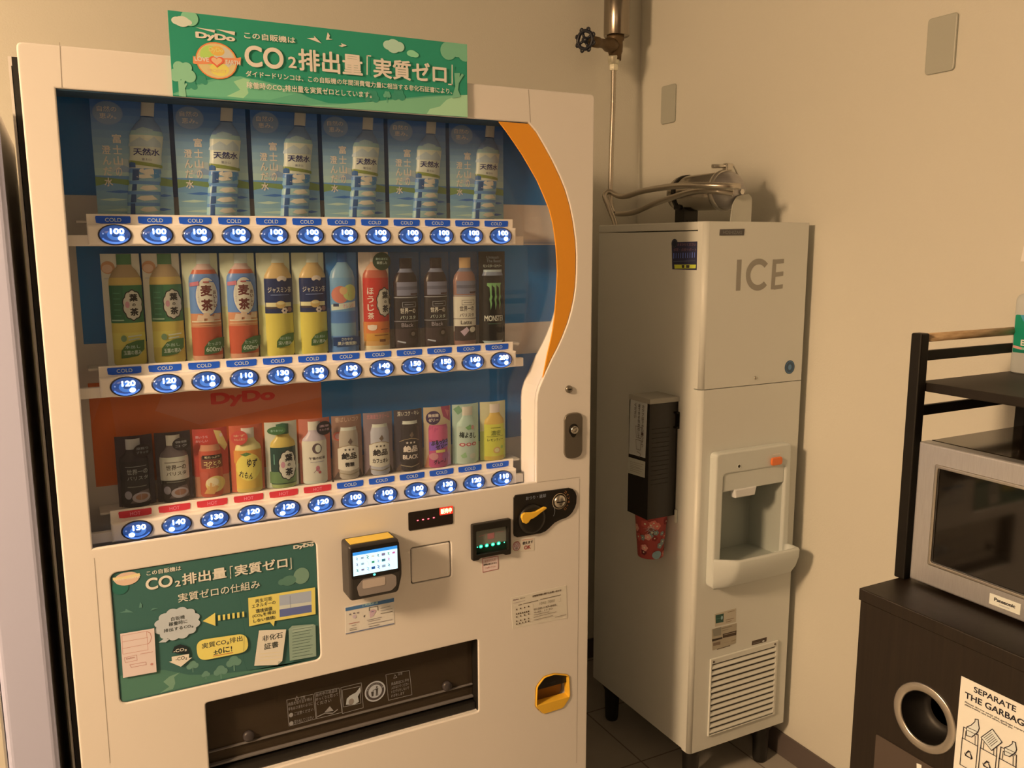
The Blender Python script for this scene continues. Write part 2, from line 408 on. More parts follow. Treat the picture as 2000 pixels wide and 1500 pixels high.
for xa, xb in ((0.7572, 0.7590), (0.1818, 0.1832)): MB().box(xa, xb, 0.0035, 0.0740, 0.4765, 0.6488).build('pickup_liner', BLACKP, vm)
BAND = [FP.at(*p) for p in [(975.5, 237), (1033, 241.5), (1047, 258), (1063, 285.5), (1078, 313), (1092.5, 344), (1103.5, 371), (1112.5, 402), (1119, 435), (1123.5, 470), (1125, 500), (1124.5, 534), (1123, 560), (1119.5, 585), (1114.5, 608), (1107.5, 632), (1097.5, 658), (1087.5, 680), (1076.5, 701), (1066, 724), (1061, 740),
        (1071, 690), (1077, 665), (1081, 644), (1085, 615), (1087, 586), (1089, 557), (1090, 528), (1089, 503), (1087, 479), (1084.5, 457), (1081, 435), (1074, 408), (1064, 383), (1051, 353), (1035, 325), (1021, 301), (1006, 278.6), (991, 257)]]
MB().plate(BAND[::-1], [], FP, -0.002, -0.006).build('orange_band', ORBAND, vm)
# seams of the door panels
for P in ([(116.5, 83), (121, 171)], [(1032, 175), (1036, 239)], [(184, 1090), (200, 1300), (215, 1490)], [(1132, 935), (1126, 1490)], [(1049, 942), (1132, 932)]):
    a = Art(0.0003, pl=FP); a.pline(P, 0.0009, A(150, 118, 84)); a.build('panel_seam', FP.to3, vm)
MB().plate([(x, z) for x, z in WIN[::-1]], [], FP, -0.0700, -0.0720).build('window_pane', glass_mat('window_glass', (0.96, 0.965, 0.97), haze=((0.24, 0.24, 0.24), 0.05)), vm)
# display case behind the window
LBLUE = A(24, 94, 124, 1.2); CWH = A(212, 172, 128, 1.0)
BK = Plane('Y', 0.130)
bd = Board([mat('backdrop_white', CWH, 0.6)])
bd.box(-0.02, 1.036, 0.130, 0.134, 0.93, 1.80)
bd.box(-0.022, -0.020, 0.076, 0.130, 0.93, 1.80); bd.box(1.036, 1.038, 0.076, 0.130, 0.93, 1.80); bd.box(-0.02, 1.036, 0.076, 0.130, 0.928, 0.930); bd.box(-0.02, 1.036, 0.076, 0.130, 1.799, 1.8)
a = Art(0.0003)
a.rect(-0.02, 1.603, 1.036, 1.80, LBLUE)
a.rect(0.027, 1.335, 1.036, 1.513, LBLUE)
a.rect(0.463, 1.066, 1.036, 1.262, LBLUE)
for r_ in range(4):                                   # dotted edge of the white stripe
    for i in range(46):
        a.ell(0.90+i*0.003, 1.513+0.004+r_*0.003, 0.0012*(1-r_*0.2), 0.0012*(1-r_*0.2), LBLUE, 6, same=True)
a.rect(0.028, 1.064, 0.463, 1.262, A(232, 86, 34, 1.2))
a.poly([(0.06, 1.262), (0.028, 1.18), (0.028, 1.064), (0.075, 1.064), (0.07, 1.15)], A(236, 80, 22, 1.2))
a.poly([(0.17, 1.262), (0.463, 1.262), (0.463, 1.20), (0.22, 1.165), (0.14, 1.20)], A(228, 98, 56, 1.25))
a.poly([(0.255, 1.240), (0.315, 1.246), (0.275, 1.232)], A(214, 120, 32, 1.2)); a.poly([(0.30, 1.244), (0.37, 1.250), (0.345, 1.238)], A(214, 128, 40, 1.2))
a.txt('DyDo', 0.305, 1.211, 0.125, 0.030, A(206, 36, 26, 1.25), 0.045)

a.build('display_backdrop', BK.to3, vm, extra=bd)
# shelf bars, button rails, tags and buttons
BLUEB = mat('button_blue', (0.02, 0.06, 0.22), 0.16, 0.0, emit=(0.035, 0.12, 0.46), es=0.42, coat=0.6)
RIMB = mat('button_rim', (0.03, 0.04, 0.08), 0.3)
LITE = (0.86, 0.93, 1.0)
PRICES = [['100']*12, ['120', '120', '110', '110', '130', '130', '130', '140', '150', '150', '160', '200'], ['130', '140', '130', '120', '120', '120', '100', '100', '100', '130', '120', '110']]
ZR = [1.5320, 1.2640, 0.9960]
BX = [0.0883+i*0.0685 for i in range(12)]
RP = Plane('Y', 0.045)
for row, zc in enumerate(ZR):
    bar = MB().box(0.0105, 0.9045, 0.058, 0.0705, zc-0.0195, zc-0.0005, 0.001)
    bar.box(0.046, 0.882, 0.0655, 0.0695, zc+0.012, zc+0.036, 0.0005)
    bar.build('shelf_bar', RAILW, vm)
    n = 240; top = []; bot = []
    x0, x1 = 0.0455, 0.8800
    for i in range(n+1):
        x = x0+(x1-x0)*i/n; wv = math.cos(2*PI*(x-BX[0])/0.0685)
        top.append((x, zc+0.0182+0.0012*wv)); bot.append((x, zc-0.0186-0.0010*wv))
    rail = MB().plate(rounded(bot, 0.0)[::5] if False else bot+top[::-1], [], Plane('Y', 0.0), -0.045, -0.0699, 0.0045, res=3).build('button_rail', RAILW, vm)
    for i, bx in enumerate(BX):
        hot = row == 2 and i < 6
        # push button: flattened dome, rim, lit price and lamp
        t = MB(); t.mi = 0
        Mx = Matrix.Translation((bx, 0.0452, zc)) @ Matrix.Rotation(PI/2, 4, 'X') @ Matrix.Diagonal((0.0272, 0.0182, 0.006, 1))
        t.lathe([(1.0, 0.0), (1.0, 0.25), (0.93, 0.42), (0.90, 0.44)], Mx, 32, 1, caps=False)
        t.lathe([(0.90, 0.44), (0.86, 0.62), (0.70, 0.88), (0.45, 1.08), (0.2, 1.18), (0.0001, 1.2)], Mx, 32, 0, caps=False)
        ext = Board([BLUEB, RIMB]); ext.bm = t.bm
        ar = Art(0.0003)
        def dome(x, z, off, bx=bx, zc=zc):
            q = min(0.999, ((x-bx)/0.0272)**2+((z-zc)/0.0182)**2)
            return Vector((x, 0.0452-0.006*(1.2-0.72*q**1.35)-0.0002-off, z))
        ar.poly([(bx+0.0235*math.cos(t), zc+0.0158*math.sin(t)) for t in [math.radians(205+13*q) for q in range(11)]]+[(bx+0.0215*math.cos(t), zc+0.0122*math.sin(t)) for t in [math.radians(335-13*q) for q in range(11)]], (0.10, 0.28, 0.95), es=0.7)
        ar.ell(bx-0.019, zc+0.002, 0.0016, 0.0016, (0.25, 0.4, 0.8), 8, es=0.5)
        ar.ell(bx+0.001, zc+0.0, 0.014, 0.0095, (0.06, 0.20, 0.72), 20, es=0.55)
        ar.txt(PRICES[row][i], bx+0.0035, zc+0.0062, 0.0225, 0.0096, LITE, 0.022, es=6.0)
        sx = -0.010 if hot else 0.0095
        ar.ell(bx+sx, zc-0.0062, 0.0052, 0.0042, LITE, 16, es=6.0)
        ar.build('button', dome, rail, extra=ext)
        c = A(176, 38, 38, 1.1) if hot else A(20, 64, 126, 1.1)
        bt = Board([mat('tag_red' if hot else 'tag_blue', c, 0.5)])
        zt = zc+0.0265
        bt.plate([(bx-0.0275, zt-0.0055), (bx-0.020, zt-0.0068), (bx+0.020, zt-0.0068), (bx+0.0275, zt-0.0055), (bx+0.0285, zt+0.0035), (bx+0.0275, zt+0.0062), (bx-0.0275, zt+0.0062), (bx-0.0285, zt+0.0035)], [], Plane('Y', 0.0655), 0.0008, 0.0)
        ta = Art(0.0010)
        ta.txt('HOT' if hot else 'COLD', bx, zt-0.0003, 0.018 if hot else 0.026, 0.0066, A(228, 110, 100, 1.2) if hot else A(190, 190, 190, 1.1), 0.0)
        ta.build('temperature_tag', Plane('Y', 0.0655).to3, rail, extra=bt)
# inner ledge under the lowest rail and dividers between the two halves of a row
MB().box(0.006, 0.9045, 0.0100, 0.0700, 0.9572, 0.9600).build('window_ledge', mat('ledge_brown', A(150, 118, 84), 0.5), vm)
for row in (0, 1, 2):
    MB().box(0.4625, 0.4655, 0.066, 0.0690, ZR[row]+0.016, ZR[row]+0.039).build('divider', DARKG, vm)

# door furniture
def ring(cx, cz, r0, r1, front, back, pl=FP, n=28):
    return MB().plate(ellipse(cx, cz, r1, r1, n), [ellipse(cx, cz, r0, r0, n)], pl, front, back, 0.0004)
def turned(pl, cx, cz, prof, n=24):
    """lathe with its axis pointing out of the plane"""
    if pl.ax == 'Y': Mx = Matrix.Translation(pl.to3(cx, cz)) @ Matrix.Rotation(PI/2, 4, 'X')
    else: Mx = Matrix.Translation(pl.to3(cx, cz)) @ Matrix.Rotation(-PI/2, 4, 'Y')
    return MB().lathe(prof, Mx, n)
k = FP.at(1110.5, 760)
kh = turned(FP, *k, [(0.0085, 0), (0.0085, 0.004), (0.0070, 0.0055), (0.0001, 0.006)]).build('key_plug', mat('key_metal', (0.30, 0.28, 0.25), 0.35, 0.9), vm)
MB().box(k[0]-.0045, k[0]+.0045, -0.0064, -0.0055, k[1]-.001, k[1]+.0012).build('key_slot', BLACKP, kh)
p0 = FP.at(1100, 872); p1 = FP.at(1136, 822); lz0 = FP.at(1118, 893.5)[1]; lz1 = FP.at(1118, 806)[1]
lx0, lx1 = p0[0], p1[0]
LOCKP = [(lx0, lz0+.013), (lx0+.004, lz0+.004), (lx0+.012, lz0), ((lx0+lx1)/2, lz0-.001), (lx1-.012, lz0), (lx1-.004, lz0+.004), (lx1, lz0+.013), (lx1, lz1-.013), (lx1-.004, lz1-.004), (lx1-.012, lz1), ((lx0+lx1)/2, lz1+.001), (lx0+.012, lz1), (lx0+.004, lz1-.004), (lx0, lz1-.013)]
lk = MB().plate(rounded(LOCKP, 0.003), [], FP, 0.006, 0.0, 0.002).build('lock_handle', mat('lock_metal', (0.27, 0.25, 0.22), 0.4, 0.85), vm)
lc = FP.at(1117.5, 838)
MB().plate([(lc[0]+0.0125*math.cos(t), lc[1]+0.0135*math.sin(t)) if math.sin(t) > -0.5 else (lc[0]+0.0125*math.cos(t)*0.75, lc[1]+0.0135*math.sin(t)*1.35) for t in [2*PI*i/28 for i in range(28)]], [], FP, 0.0066, 0.0055, 0.0).build('lock_recess', BLACKP, lk)
turned(FP, *lc, [(0.0088, 0.006), (0.0088, 0.0125), (0.0068, 0.013), (0.0065, 0.009), (0.0045, 0.009), (0.0042, 0.012), (0.0001, 0.0122)]).build('lock_cylinder', STEEL, lk)
# coin panel with return lever and coin slot
cpx = [(1002, 972), (1005.6, 966.4), (1030, 963.2), (1070, 957.6), (1110, 952.2), (1117.5, 954.5), (1122.5, 960.5), (1125, 968), (1124.3, 982), (1121.5, 991), (1116.5, 1000), (1111, 1006), (1104.8, 1010.4), (1092, 1015), (1082.4, 1020), (1076, 1026), (1071, 1031), (1064, 1037), (1055, 1040.8), (1030, 1045.3), (1008.8, 1048.8), (1003.5, 1046.5), (1002, 1042)]
cpm = MB().plate([FP.at(*p) for p in cpx][::-1], [], FP, 0.004, 0.0, 0.0012).build('coin_panel', BLACKP, vm)
lev = [(1017.8, 1011), (1019, 1005.5), (1024, 1001.5), (1030, 1001), (1038, 1000.8), (1046, 999), (1054, 994.5), (1062, 990), (1066.5, 990.2), (1067.2, 993), (1062, 996.5), (1054, 1002.5), (1046, 1009), (1040, 1012.5), (1035, 1014.5), (1032, 1020), (1027, 1022.8), (1021, 1020.5)]
LP = Plane('Y', -0.016)
MB().plate(rounded([LP.at(*p) for p in lev], 0.001)[::-1], [], LP, 0.003, -0.004, 0.0018, res=2).build('return_lever', ORANGE, cpm)
lb = FP.at(1036, 1012)
turned(FP, lb[0], lb[1], [(0.034, 0.004), (0.033, 0.010), (0.026, 0.012), (0.0001, 0.012)], 32).build('lever_hub', BLACKP, cpm)
cs = FP.at(1091, 978)
ring(cs[0], cs[1], 0.0175, 0.0187, 0.0052, 0.003).build('slot_ring', mat('print_orange_line', A(150, 112, 70), 0.5), cpm)
sl = turned(FP, *cs, [(0.0150, 0.003), (0.0150, 0.006), (0.0130, 0.0085), (0.006, 0.0105), (0.0001, 0.011)]).build('coin_slot', STEEL, cpm)
MB().box(cs[0]-.0105, cs[0]+.0105, -0.0116, -0.006, cs[1]-.0012, cs[1]+.0010).build('slot_opening', BLACKP, sl)
a = Art(0.0046, pl=FP, k=0.16, ox=980, oy=900)
a.tb('おつり・返却', (283, 477), (525, 440), (283, 432), A(150, 132, 110), 0.0)
a.build('lever_caption', FP.to3, cpm); a = Art(0.0046)
for i, ch in enumerate('コイン投入口'):
    t = math.radians(52-i*21); a.txt(ch, cs[0]+0.0245*math.cos(t), cs[1]+0.0245*math.sin(t), 0.0055, 0.0055, A(190, 110, 50), 0.0, rot=t-PI/2)
a.build('slot_caption', FP.to3, cpm); a = Art(0.0046)
arc = [(cs[0]-0.0245+0.012*math.cos(t), cs[1]-0.021+0.016*math.sin(t)) for t in [math.radians(-45+8*i) for i in range(13)]]
a.line(arc, 0.0012, A(150, 130, 105))
a.build('lever_mark', FP.to3, cpm)
# red amount display
dp = [FP.at(*p) for p in ((797, 1000.6), (884, 988), (885, 1022), (797.5, 1037))]
dx0, dx1 = dp[0][0], dp[1][0]; dz1 = (dp[0][1]+dp[1][1])/2; dz0 = (dp[2][1]+dp[3][1])/2
bd = Board([mat('display_dark', (0.014, 0.009, 0.009), 0.25)])
bd.plate(rrect(dx0, dz0, dx1, dz1, 0.003), [], FP, 0.0015, 0.0)
a = Art(0.0018, pl=FP, k=0.14, ox=780, oy=960)
RED = (1.0, 0.10, 0.05)
gx0, gz0 = a.px(562, 325); gx1, gz1 = a.px(737, 212); a.poly(rrect(gx0-.001, gz0-.001, gx1+.001, gz1+.0025, 0.002), (0.75, 0.04, 0.02), 0.7)
a.tb('販売中', (572, 315), (728, 292), (572, 240), (1.0, 0.62, 0.35), 0.05, es=2.2)
for u, v in ((252, 400), (325, 388), (400, 377), (475, 362)): a.pell(u, v, 17, 11, (0.8, 0.05, 0.12), 10, es=0.9); a.pell(u, v, 9, 5, (1, 0.7, 0.75), 8, es=1.0)
a.build('amount_display', FP.to3, vm, extra=bd)
# square flap
MB().plate(rrect(SQR[0][0]-.0, 0, 1, 1, .1), [], FP, 0, -1) if False else None
sx0 = min(p[0] for p in SQR)+.0022; sx1 = max(p[0] for p in SQR)-.0022; sz0 = min(p[1] for p in SQR)+.0022; sz1 = max(p[1] for p in SQR)-.0022
MB().plate(rrect(sx0, sz0, sx1, sz1, 0.004), [], FP, -0.0005, -0.02, 0.003, res=2).build('square_flap', WHITE, vm)
MB().plate(SQR, [], FP, -0.010, -0.012).build('flap_gap', BLACKP, vm)
# bill slot
bp = [FP.at(*p) for p in ((918.6, 1022.5), (993.5, 1010.4), (994, 1080), (919, 1093))]
bx0, bx1 = (bp[0][0]+bp[3][0])/2, (bp[1][0]+bp[2][0])/2; bz1 = (bp[0][1]+bp[1][1])/2; bz0 = (bp[2][1]+bp[3][1])/2
bw, bh = bx1-bx0, bz1-bz0
bl = MB().plate(rounded([(bx0, bz0), (bx0+.15*bw, bz0), (bx0+.2*bw, bz0+.05*bh), (bx0+.8*bw, bz0+.05*bh), (bx0+.85*bw, bz0), (bx1, bz0), (bx1, bz1), (bx0, bz1)], 0.004), [rrect(bx0+.10*bw, bz0+.16*bh, bx0+.91*bw, bz0+.80*bh, 0.002)], FP, 0.012, 0.0, 0.002).build('bill_slot', BLACKP, vm)
bd = Board([mat('bill_plate', A(112, 96, 68), 0.4)])
bd.box(bx0+.1*bw, bx0+.91*bw, -0.003, -0.001, bz0+.16*bh, bz0+.80*bh)
a = Art(0.0035)
a.rect(bx0+.1*bw, bz0+.16*bh, bx0+.91*bw, bz0+.36*bh, (0.004, 0.03, 0.02))
a.rect(bx0+.42*bw, bz0+.50*bh, bx0+.60*bw, bz0+.66*bh, A(150, 84, 66)); a.line([(bx0+.2*bw, bz0+.62*bh), (bx0+.35*bw, bz0+.64*bh)], .001, A(170, 90, 70)); a.line([(bx0+.66*bw, bz0+.66*bh), (bx0+.85*bw, bz0+.64*bh)], .001, A(150, 90, 70))
for i, q in enumerate((.16, .25, .40, .56, .71, .86)):
    r_ = 0.0016 if i in (0, 5) else 0.0042
    a.ell(bx0+q*bw, bz0+.335*bh, r_*1.15, r_, (0.02, 0.75, 0.48), 10, es=1.0); a.ell(bx0+q*bw, bz0+.335*bh, r_*.6, r_*.5, (0.3, 1.0, 0.8), 8, es=1.4)
a.build('bill_inlet', FP.to3, bl, extra=bd)
# card reader
cr = MB()
rp = Plane('Y', -0.055)
f0 = rp.at(683, 1068); f1 = rp.at(783, 1050); f2 = rp.at(783, 1157); f3 = rp.at(682, 1176)
rx0 = (f0[0]+f3[0])/2; rx1 = (f1[0]+f2[0])/2; rz1 = (f0[1]+f1[1])/2; rz0 = (f2[1]+f3[1])/2
RH = rounded([(rx0, rz0), (rx1-.006, rz0), (rx1+.003, rz0+.035), (rx1+.003, rz0+.062), (rx1-.003, rz1), (rx0, rz1)], 0.008)
reader = cr.plate(RH, [], FP, 0.055, 0.0, 0.006, res=2).build('card_reader', DARKG, vm)
rw, rh = rx1-rx0, rz1-rz0
bd = Board([mat('screen_black', (0.008, 0.009, 0.012), 0.15)])
bd.plate(rrect(rx0+.04*rw, rz0+.40*rh, rx1-.03*rw, rz1-.05*rh, 0.004), [], rp, 0.0012, 0.0)
a = Art(0.0016)
gx0, gx1, gz0, gz1 = rx0+.07*rw, rx0+.93*rw, rz0+.46*rh, rz1-.12*rh
a.rect(gx0, gz0, gx1, gz1, (0.55, 0.85, 1.0), es=0.95); a.rect(gx0, gz1-.13*(gz1-gz0), gx1, gz1, (0.03, 0.25, 0.75), es=0.9)
icons = [(0.25, 0.45, 0.65), (0.3, 0.45, 0.7), (0.05, 0.25, 0.25), (0.65, 0.75, 0.75), (0.05, 0.2, 0.3), (0.2, 0.2, 0.4), (0.02, 0.3, 0.15), (0.6, 0.15, 0.5)]
for r_ in range(3):
    for i in range(8 if r_ == 0 else 7):
        cx = gx0+(gx1-gx0)*(.09+.118*i); cz = gz0+(gz1-gz0)*(.72-.25*r_)
        c = icons[(i*3+r_*5) % 8] if r_ else icons[i]
        if r_ == 2 and i in (3, 4): c = (0.02, 0.1, 0.4)
        sz = .0036 if (r_ == 2 and i in (3, 4)) or i % 3 == 2 else .0028
        if i % 2: a.rect(cx-sz, cz-sz*.7, cx+sz, cz+sz*.7, c, es=0.5)
        else: a.line([(cx-sz*.6, cz+sz), (cx+sz*.5, cz+sz*.3), (cx-sz*.4, cz-sz*.3), (cx+sz*.6, cz-sz)], .0012, c, es=0.5)
a.ell(rx0+.47*rw, rz0+.425*rh, .0026, .0022, (0.1, 0.9, 0.7), 12, es=2.0)
a.build('touch_screen', rp.to3, reader, extra=bd)
pad = [(rx0+.17*rw, rz0+.07*rh), (rx0+.80*rw, rz0+.07*rh), (rx0+.90*rw, rz0+.15*rh), (rx0+.90*rw, rz0+.32*rh), (rx0+.82*rw, rz0+.37*rh), (rx0+.25*rw, rz0+.37*rh), (rx0+.13*rw, rz0+.25*rh)]
pd = MB().plate(rounded(pad, 0.004), [], rp, 0.0010, 0.0).build('card_pad', mat('pad_grey', A(128, 100, 74), 0.4), reader)
MB().plate(rrect(rx0+.24*rw, rz0+.20*rh, rx0+.68*rw, rz0+.35*rh, 0.003), [], rp, 0.0016, 0.0008).build('pad_window', mat('pad_window', A(172, 134, 98), 0.35), reader)
MB().box(rx0+.06*rw, rx1-.10*rw, -0.046, -0.012, rz1-.001, rz1+.0012, .0004).build('top_strip', mat('strip_amber', A(226, 152, 44), 0.4), reader)

def sticker(name, pts, col, art, parent=None, pl=FP, k=1, ox=0, oy=0, th=0.0006, label=None, cat='sticker'):
    """thin label: outline in image points projected on its plane, print in the same frame"""
    bd = Board([ink(col, 0.6)])
    a = Art(th+.0003, pl=pl, k=k, ox=ox, oy=oy)
    q = a.pp(pts)
    bd.plate(q[::-1], [], pl, th, 0.0)
    art(a)
    o = a.build(name, pl.to3, parent, extra=bd)
    if label: o['label'] = label
    return o
PAPER = A(206, 170, 128); INKD = A(60, 46, 34); INKR = A(150, 52, 40)
def art_red(a):
    a.pline([(1158, 936), (1376, 900), (1376, 1078), (1163, 1125)], 0.0011, INKR, closed=True)
    a.tb('おりたたんだ', (1190, 990), (1340, 962), (1190, 958), INKR); a.tb('紙幣は使えません', (1172, 1036), (1358, 1004), (1172, 1012), INKD, .02); a.tb('ご注意ください', (1190, 1080), (1345, 1052), (1190, 1054), INKR)
sticker('bill_notice', [(1153, 931), (1381, 893), (1381, 1081), (1158, 1131)], A(216, 166, 130), art_red, vm, k=.14, ox=780, oy=960, label='small pink sticker with red outline under the bill slot')
def art_coin(a):
    cx, cz = a.px(178, 1040); a.poly(ellipse(cx, cz, .0088, .0105), A(196, 150, 118)); a.line(ellipse(cx, cz, .0088, .0105), .0012, INKR, closed=True)
    a.line([(cx-.006, cz+.009), (cx-.0055, cz-.001), (cx+.0055, cz-.001), (cx+.006, cz+.009)], .0009, INKR, closed=True); a.line(ellipse(cx, cz+.0045, .003, .003, 14), .0008, INKR, closed=True); a.rect(cx-.003, cz-.008, cx+.003, cz-.003, A(150, 110, 84))
    a.line([a.px(250, 968), a.px(378, 952)], .0008, A(190, 90, 60)); a.tb('使えます', (250, 1026), (378, 1003), (250, 988), INKD, .03); a.tb('OK', (268, 1084), (350, 1068), (268, 1036), INKR, .02)
sticker('coin_notice', [(112, 972), (392, 940), (394, 1094), (114, 1122)], A(203, 164, 118), art_coin, vm, k=.16, ox=980, oy=900, label='small sticker with coin drawing and red OK')
def art_pay(a):
    a.ppoly([(215, 1045), (808, 922), (808, 968), (217, 1085)], A(70, 92, 104)); a.tb('ご利用方法', (420, 1028), (612, 990), (420, 1000), A(170, 170, 160), .02)
    a.ppoly([(217, 1355), (810, 1228), (810, 1240), (219, 1366)], A(96, 90, 92))
    a.pline([(505, 1080), (505, 1040), (608, 1022), (612, 1072)], .0012, INKD); a.pell(548, 1090, 40, 26, A(180, 128, 112)); a.pell(545, 1095, 20, 10, A(90, 80, 86)); a.ppoly([(508, 1100), (580, 1085), (560, 1140), (515, 1165)], A(186, 138, 118))
    a.ppoly([(435, 1140), (458, 1130), (444, 1160)], INKD)
    for u, v in ((272, 1122), (320, 1108), (368, 1102)): a.pell(u, v, 14, 9, A(120, 96, 80))
    a.pell(325, 1150, 24, 22, A(190, 150, 126)); 
    for (u0, v0), (u1, v1), c in (((258, 1238), (385, 1212), INKR), ((290, 1260), (345, 1248), A(130, 106, 84)), ((265, 1300), (350, 1282), A(110, 90, 72)), ((268, 1318), (350, 1302), INKD), ((478, 1196), (655, 1154), A(120, 96, 76)), ((490, 1212), (640, 1180), A(130, 104, 82)), ((490, 1242), (785, 1184), A(120, 96, 78)), ((500, 1272), (628, 1246), INKD), ((640, 1050), (760, 1020), A(110, 96, 80)), ((640, 1080), (785, 1050), A(130, 110, 88)), ((645, 1112), (790, 1084), INKD)):
        a.pline([(u0, v0), (u1, v1)], .0009, c)
sticker('payment_notice', [(213, 1035), (810, 912), (814, 1246), (219, 1372)], PAPER, art_pay, vm, k=.16, ox=640, oy=1020, label='instruction sticker with blue header below the card reader')
def art_svc(a):
    BR = A(84, 58, 34)
    a.tb('DyDo', (275, 545), (412, 515), (275, 510), A(110, 66, 58), .05); a.tb('ドリンコ', (445, 500), (560, 472), (445, 470), BR, .03); a.pline([(275, 600), (560, 530)], .0006, A(140, 100, 84))
    a.tb('自動販売機に関するお問い合わせ', (745, 452), (1445, 292), (745, 405), BR, .03)
    a.pline([(400, 645), (472, 626)], .0014, BR); a.pline([(520, 612), (875, 528)], .0011, BR); a.pline([(935, 508), (1430, 392)], .0011, BR)
    a.pline([(760, 620), (760, 690)], .0005, A(140, 112, 78)); a.pline([(1430, 460), (1430, 550), (1380, 560)], .0005, A(140, 112, 78)); a.tb('1042 7000', (915, 640), (1285, 545), (915, 575), A(150, 120, 82), 0)
    for vs, vd, n in ((748, 72, 4), (860, 66, 7), (930, 72, 4), (1035, 68, 4), (1105, 72, 5)):
        for i in range(n): a.pell(355+i*290/(n-1), vs-i*vd/(n-1), 17, 20, BR, 8)
    a.tb('0120-147-666', (775, 770), (1315, 650), (775, 728), BR, .02); a.tb('9:00~17:30', (775, 845), (1225, 740), (775, 805), BR, 0)
    for (u0, v0), (u1, v1) in (((775, 882), (1140, 800)), ((770, 940), (1318, 800)), ((770, 1008), (1240, 890)), ((1290, 935), (1560, 868))): a.pline([(u0, v0), (u1, v1)], .0010, A(104, 76, 48))
sticker('service_notice', [(225, 470), (1575, 165), (1600, 960), (260, 1220)], A(202, 165, 120), art_svc, vm, k=.08, ox=980, oy=1130, label='transparent sticker with brown service text')

# pickup port
chM = mat('chamber_brown', A(58, 42, 30), 0.5)
b = MB(); X0, X1, Z0, Z1 = 0.176, 0.765, 0.470, 0.655
b.box(X0, X1, 0.19, 0.195, Z0, Z1); b.box(X0-.003, X0, 0.0745, 0.195, Z0, Z1); b.box(X1, X1+.003, 0.0745, 0.195, Z0, Z1); b.box(X0, X1, 0.0745, 0.195, Z0-.003, Z0); b.box(X0, X1, 0.0745, 0.195, Z1, Z1+.003)
pk = b.build('pickup_port', chM, vm)
for u in (568, 1290):
    q = Plane('Y', 0.15).at(380+u*.3, 1220+(410 if u < 900 else 245)*.3)
    MB().box(q[0]-.009, q[0]+.009, 0.150, 0.19, 0.48, 0.654).build('chute_post', chM, pk)
    MB().box(q[0]-.007, q[0]+.007, 0.148, 0.150, 0.625, 0.653).build('chute_clip', mat('clip_beige', A(120, 96, 74), 0.5), pk)
MB().box(X0, X1, 0.10, 0.19, 0.4705, 0.520).build('delivery_step', mat('step_brown', A(88, 66, 46), 0.5), pk)
FL = Plane('Y', 0.030)
fl = MB().plate(rounded([(0.1840, 0.4995), (0.7565, 0.4995), (0.7565, 0.6475), (0.1840, 0.6475)], 0.004), [], FL, 0.0, -0.004).build('pickup_flap', glass_mat('smoked_flap', (0.42, 0.38, 0.34), haze=((0.10, 0.078, 0.056), 0.45)), vm)
MB().box(0.1840, 0.7565, 0.022, 0.040, 0.5000, 0.5045, .001).box(0.1840, 0.7565, 0.025, 0.034, 0.529, 0.532, .001).build('flap_rib', mat('flap_rib', A(96, 76, 56), 0.4), fl)
MB().box(0.1835, 0.7570, 0.012, 0.07, 0.4765, 0.4940, .002).build('flap_sill', BLACKP, vm)
for u, v in ((350, 720), (1640, 395)):
    q = FL.at(380+u*.3, 1220+v*.3)
    turned(FL, q[0], q[1], [(0.011, 0), (0.011, 0.006), (0.008, 0.009), (0.0001, 0.009)]).build('flap_hinge', mat('hinge_brown', A(52, 38, 28), 0.4), fl)
a = Art(0.0004, pl=FL, k=.3, ox=380, oy=1220)
PG = A(134, 112, 88)
a.pline([(600, 490), (772, 452), (790, 612), (615, 660)], .0010, PG, closed=True); a.pline([(782, 445), (940, 412), (960, 570), (795, 612)], .0010, PG, closed=True); a.pline([(952, 410), (1085, 378), (1098, 540), (962, 578)], .0010, PG, closed=True); a.pline([(1245, 325), (1398, 298), (1415, 455), (1262, 492)], .0010, PG, closed=True)
a.tb('注意', (690, 488), (720, 480), (690, 466), PG); a.pline([(655, 492), (665, 465), (678, 487)], .001, PG, closed=True)
a.tb('商品を取り出す時は', (610, 530), (765, 490), (610, 508), PG); a.tb('手をはさまないように', (610, 562), (768, 522), (610, 540), PG); a.pell(628, 588, 14, 14, PG); a.tb('ご注意ください', (648, 592), (772, 560), (648, 570), PG); a.pell(630, 642, 14, 14, PG); a.tb('取り出してください', (650, 645), (775, 612), (650, 622), PG)
a.tb('販売中の商品は', (790, 470), (930, 438), (790, 448), PG); a.tb('ゆっくりと取って', (790, 498), (935, 465), (790, 476), PG); a.tb('ください', (795, 525), (890, 502), (795, 503), PG); a.pline([(800, 598), (850, 575), (900, 575), (930, 552)], .002, PG); a.ppoly([(845, 570), (880, 530), (905, 560)], PG)
a.pline([(960, 425), (1078, 400), (1082, 510), (968, 535)], .0010, PG, closed=True)
a.ppoly([(985, 520), (990, 482), (1010, 462), (1050, 440), (1078, 404), (1082, 430), (1062, 468), (1070, 500), (1040, 520)], A(160, 140, 112)); a.pell(1020, 500, 18, 20, A(120, 96, 72))
cx, cz = a.px(1175, 433)
for r0, r1 in ((.0232, .0200), (.0150, .0)):
    a.poly(ellipse(cx, cz, r0, r0, 36), A(164, 142, 116)); 
    if r1: a.poly(ellipse(cx, cz, r1, r1, 36), A(66, 50, 38))
PB = A(58, 44, 32)
a.ell(cx+.004, cz+.009, .002, .002, PB, 12); a.poly([(cx+.001, cz+.006), (cx+.007, cz+.006), (cx+.006, cz-.002), (cx+.0065, cz-.011), (cx+.0045, cz-.011), (cx+.004, cz-.003), (cx+.003, cz-.011), (cx+.001, cz-.011), (cx+.002, cz-.001)], PB); a.poly([(cx-.009, cz+.001), (cx-.003, cz+.001), (cx-.004, cz-.010), (cx-.008, cz-.010)], PB); a.line([(cx+.002, cz+.005), (cx-.005, cz+.003)], .0016, PB)
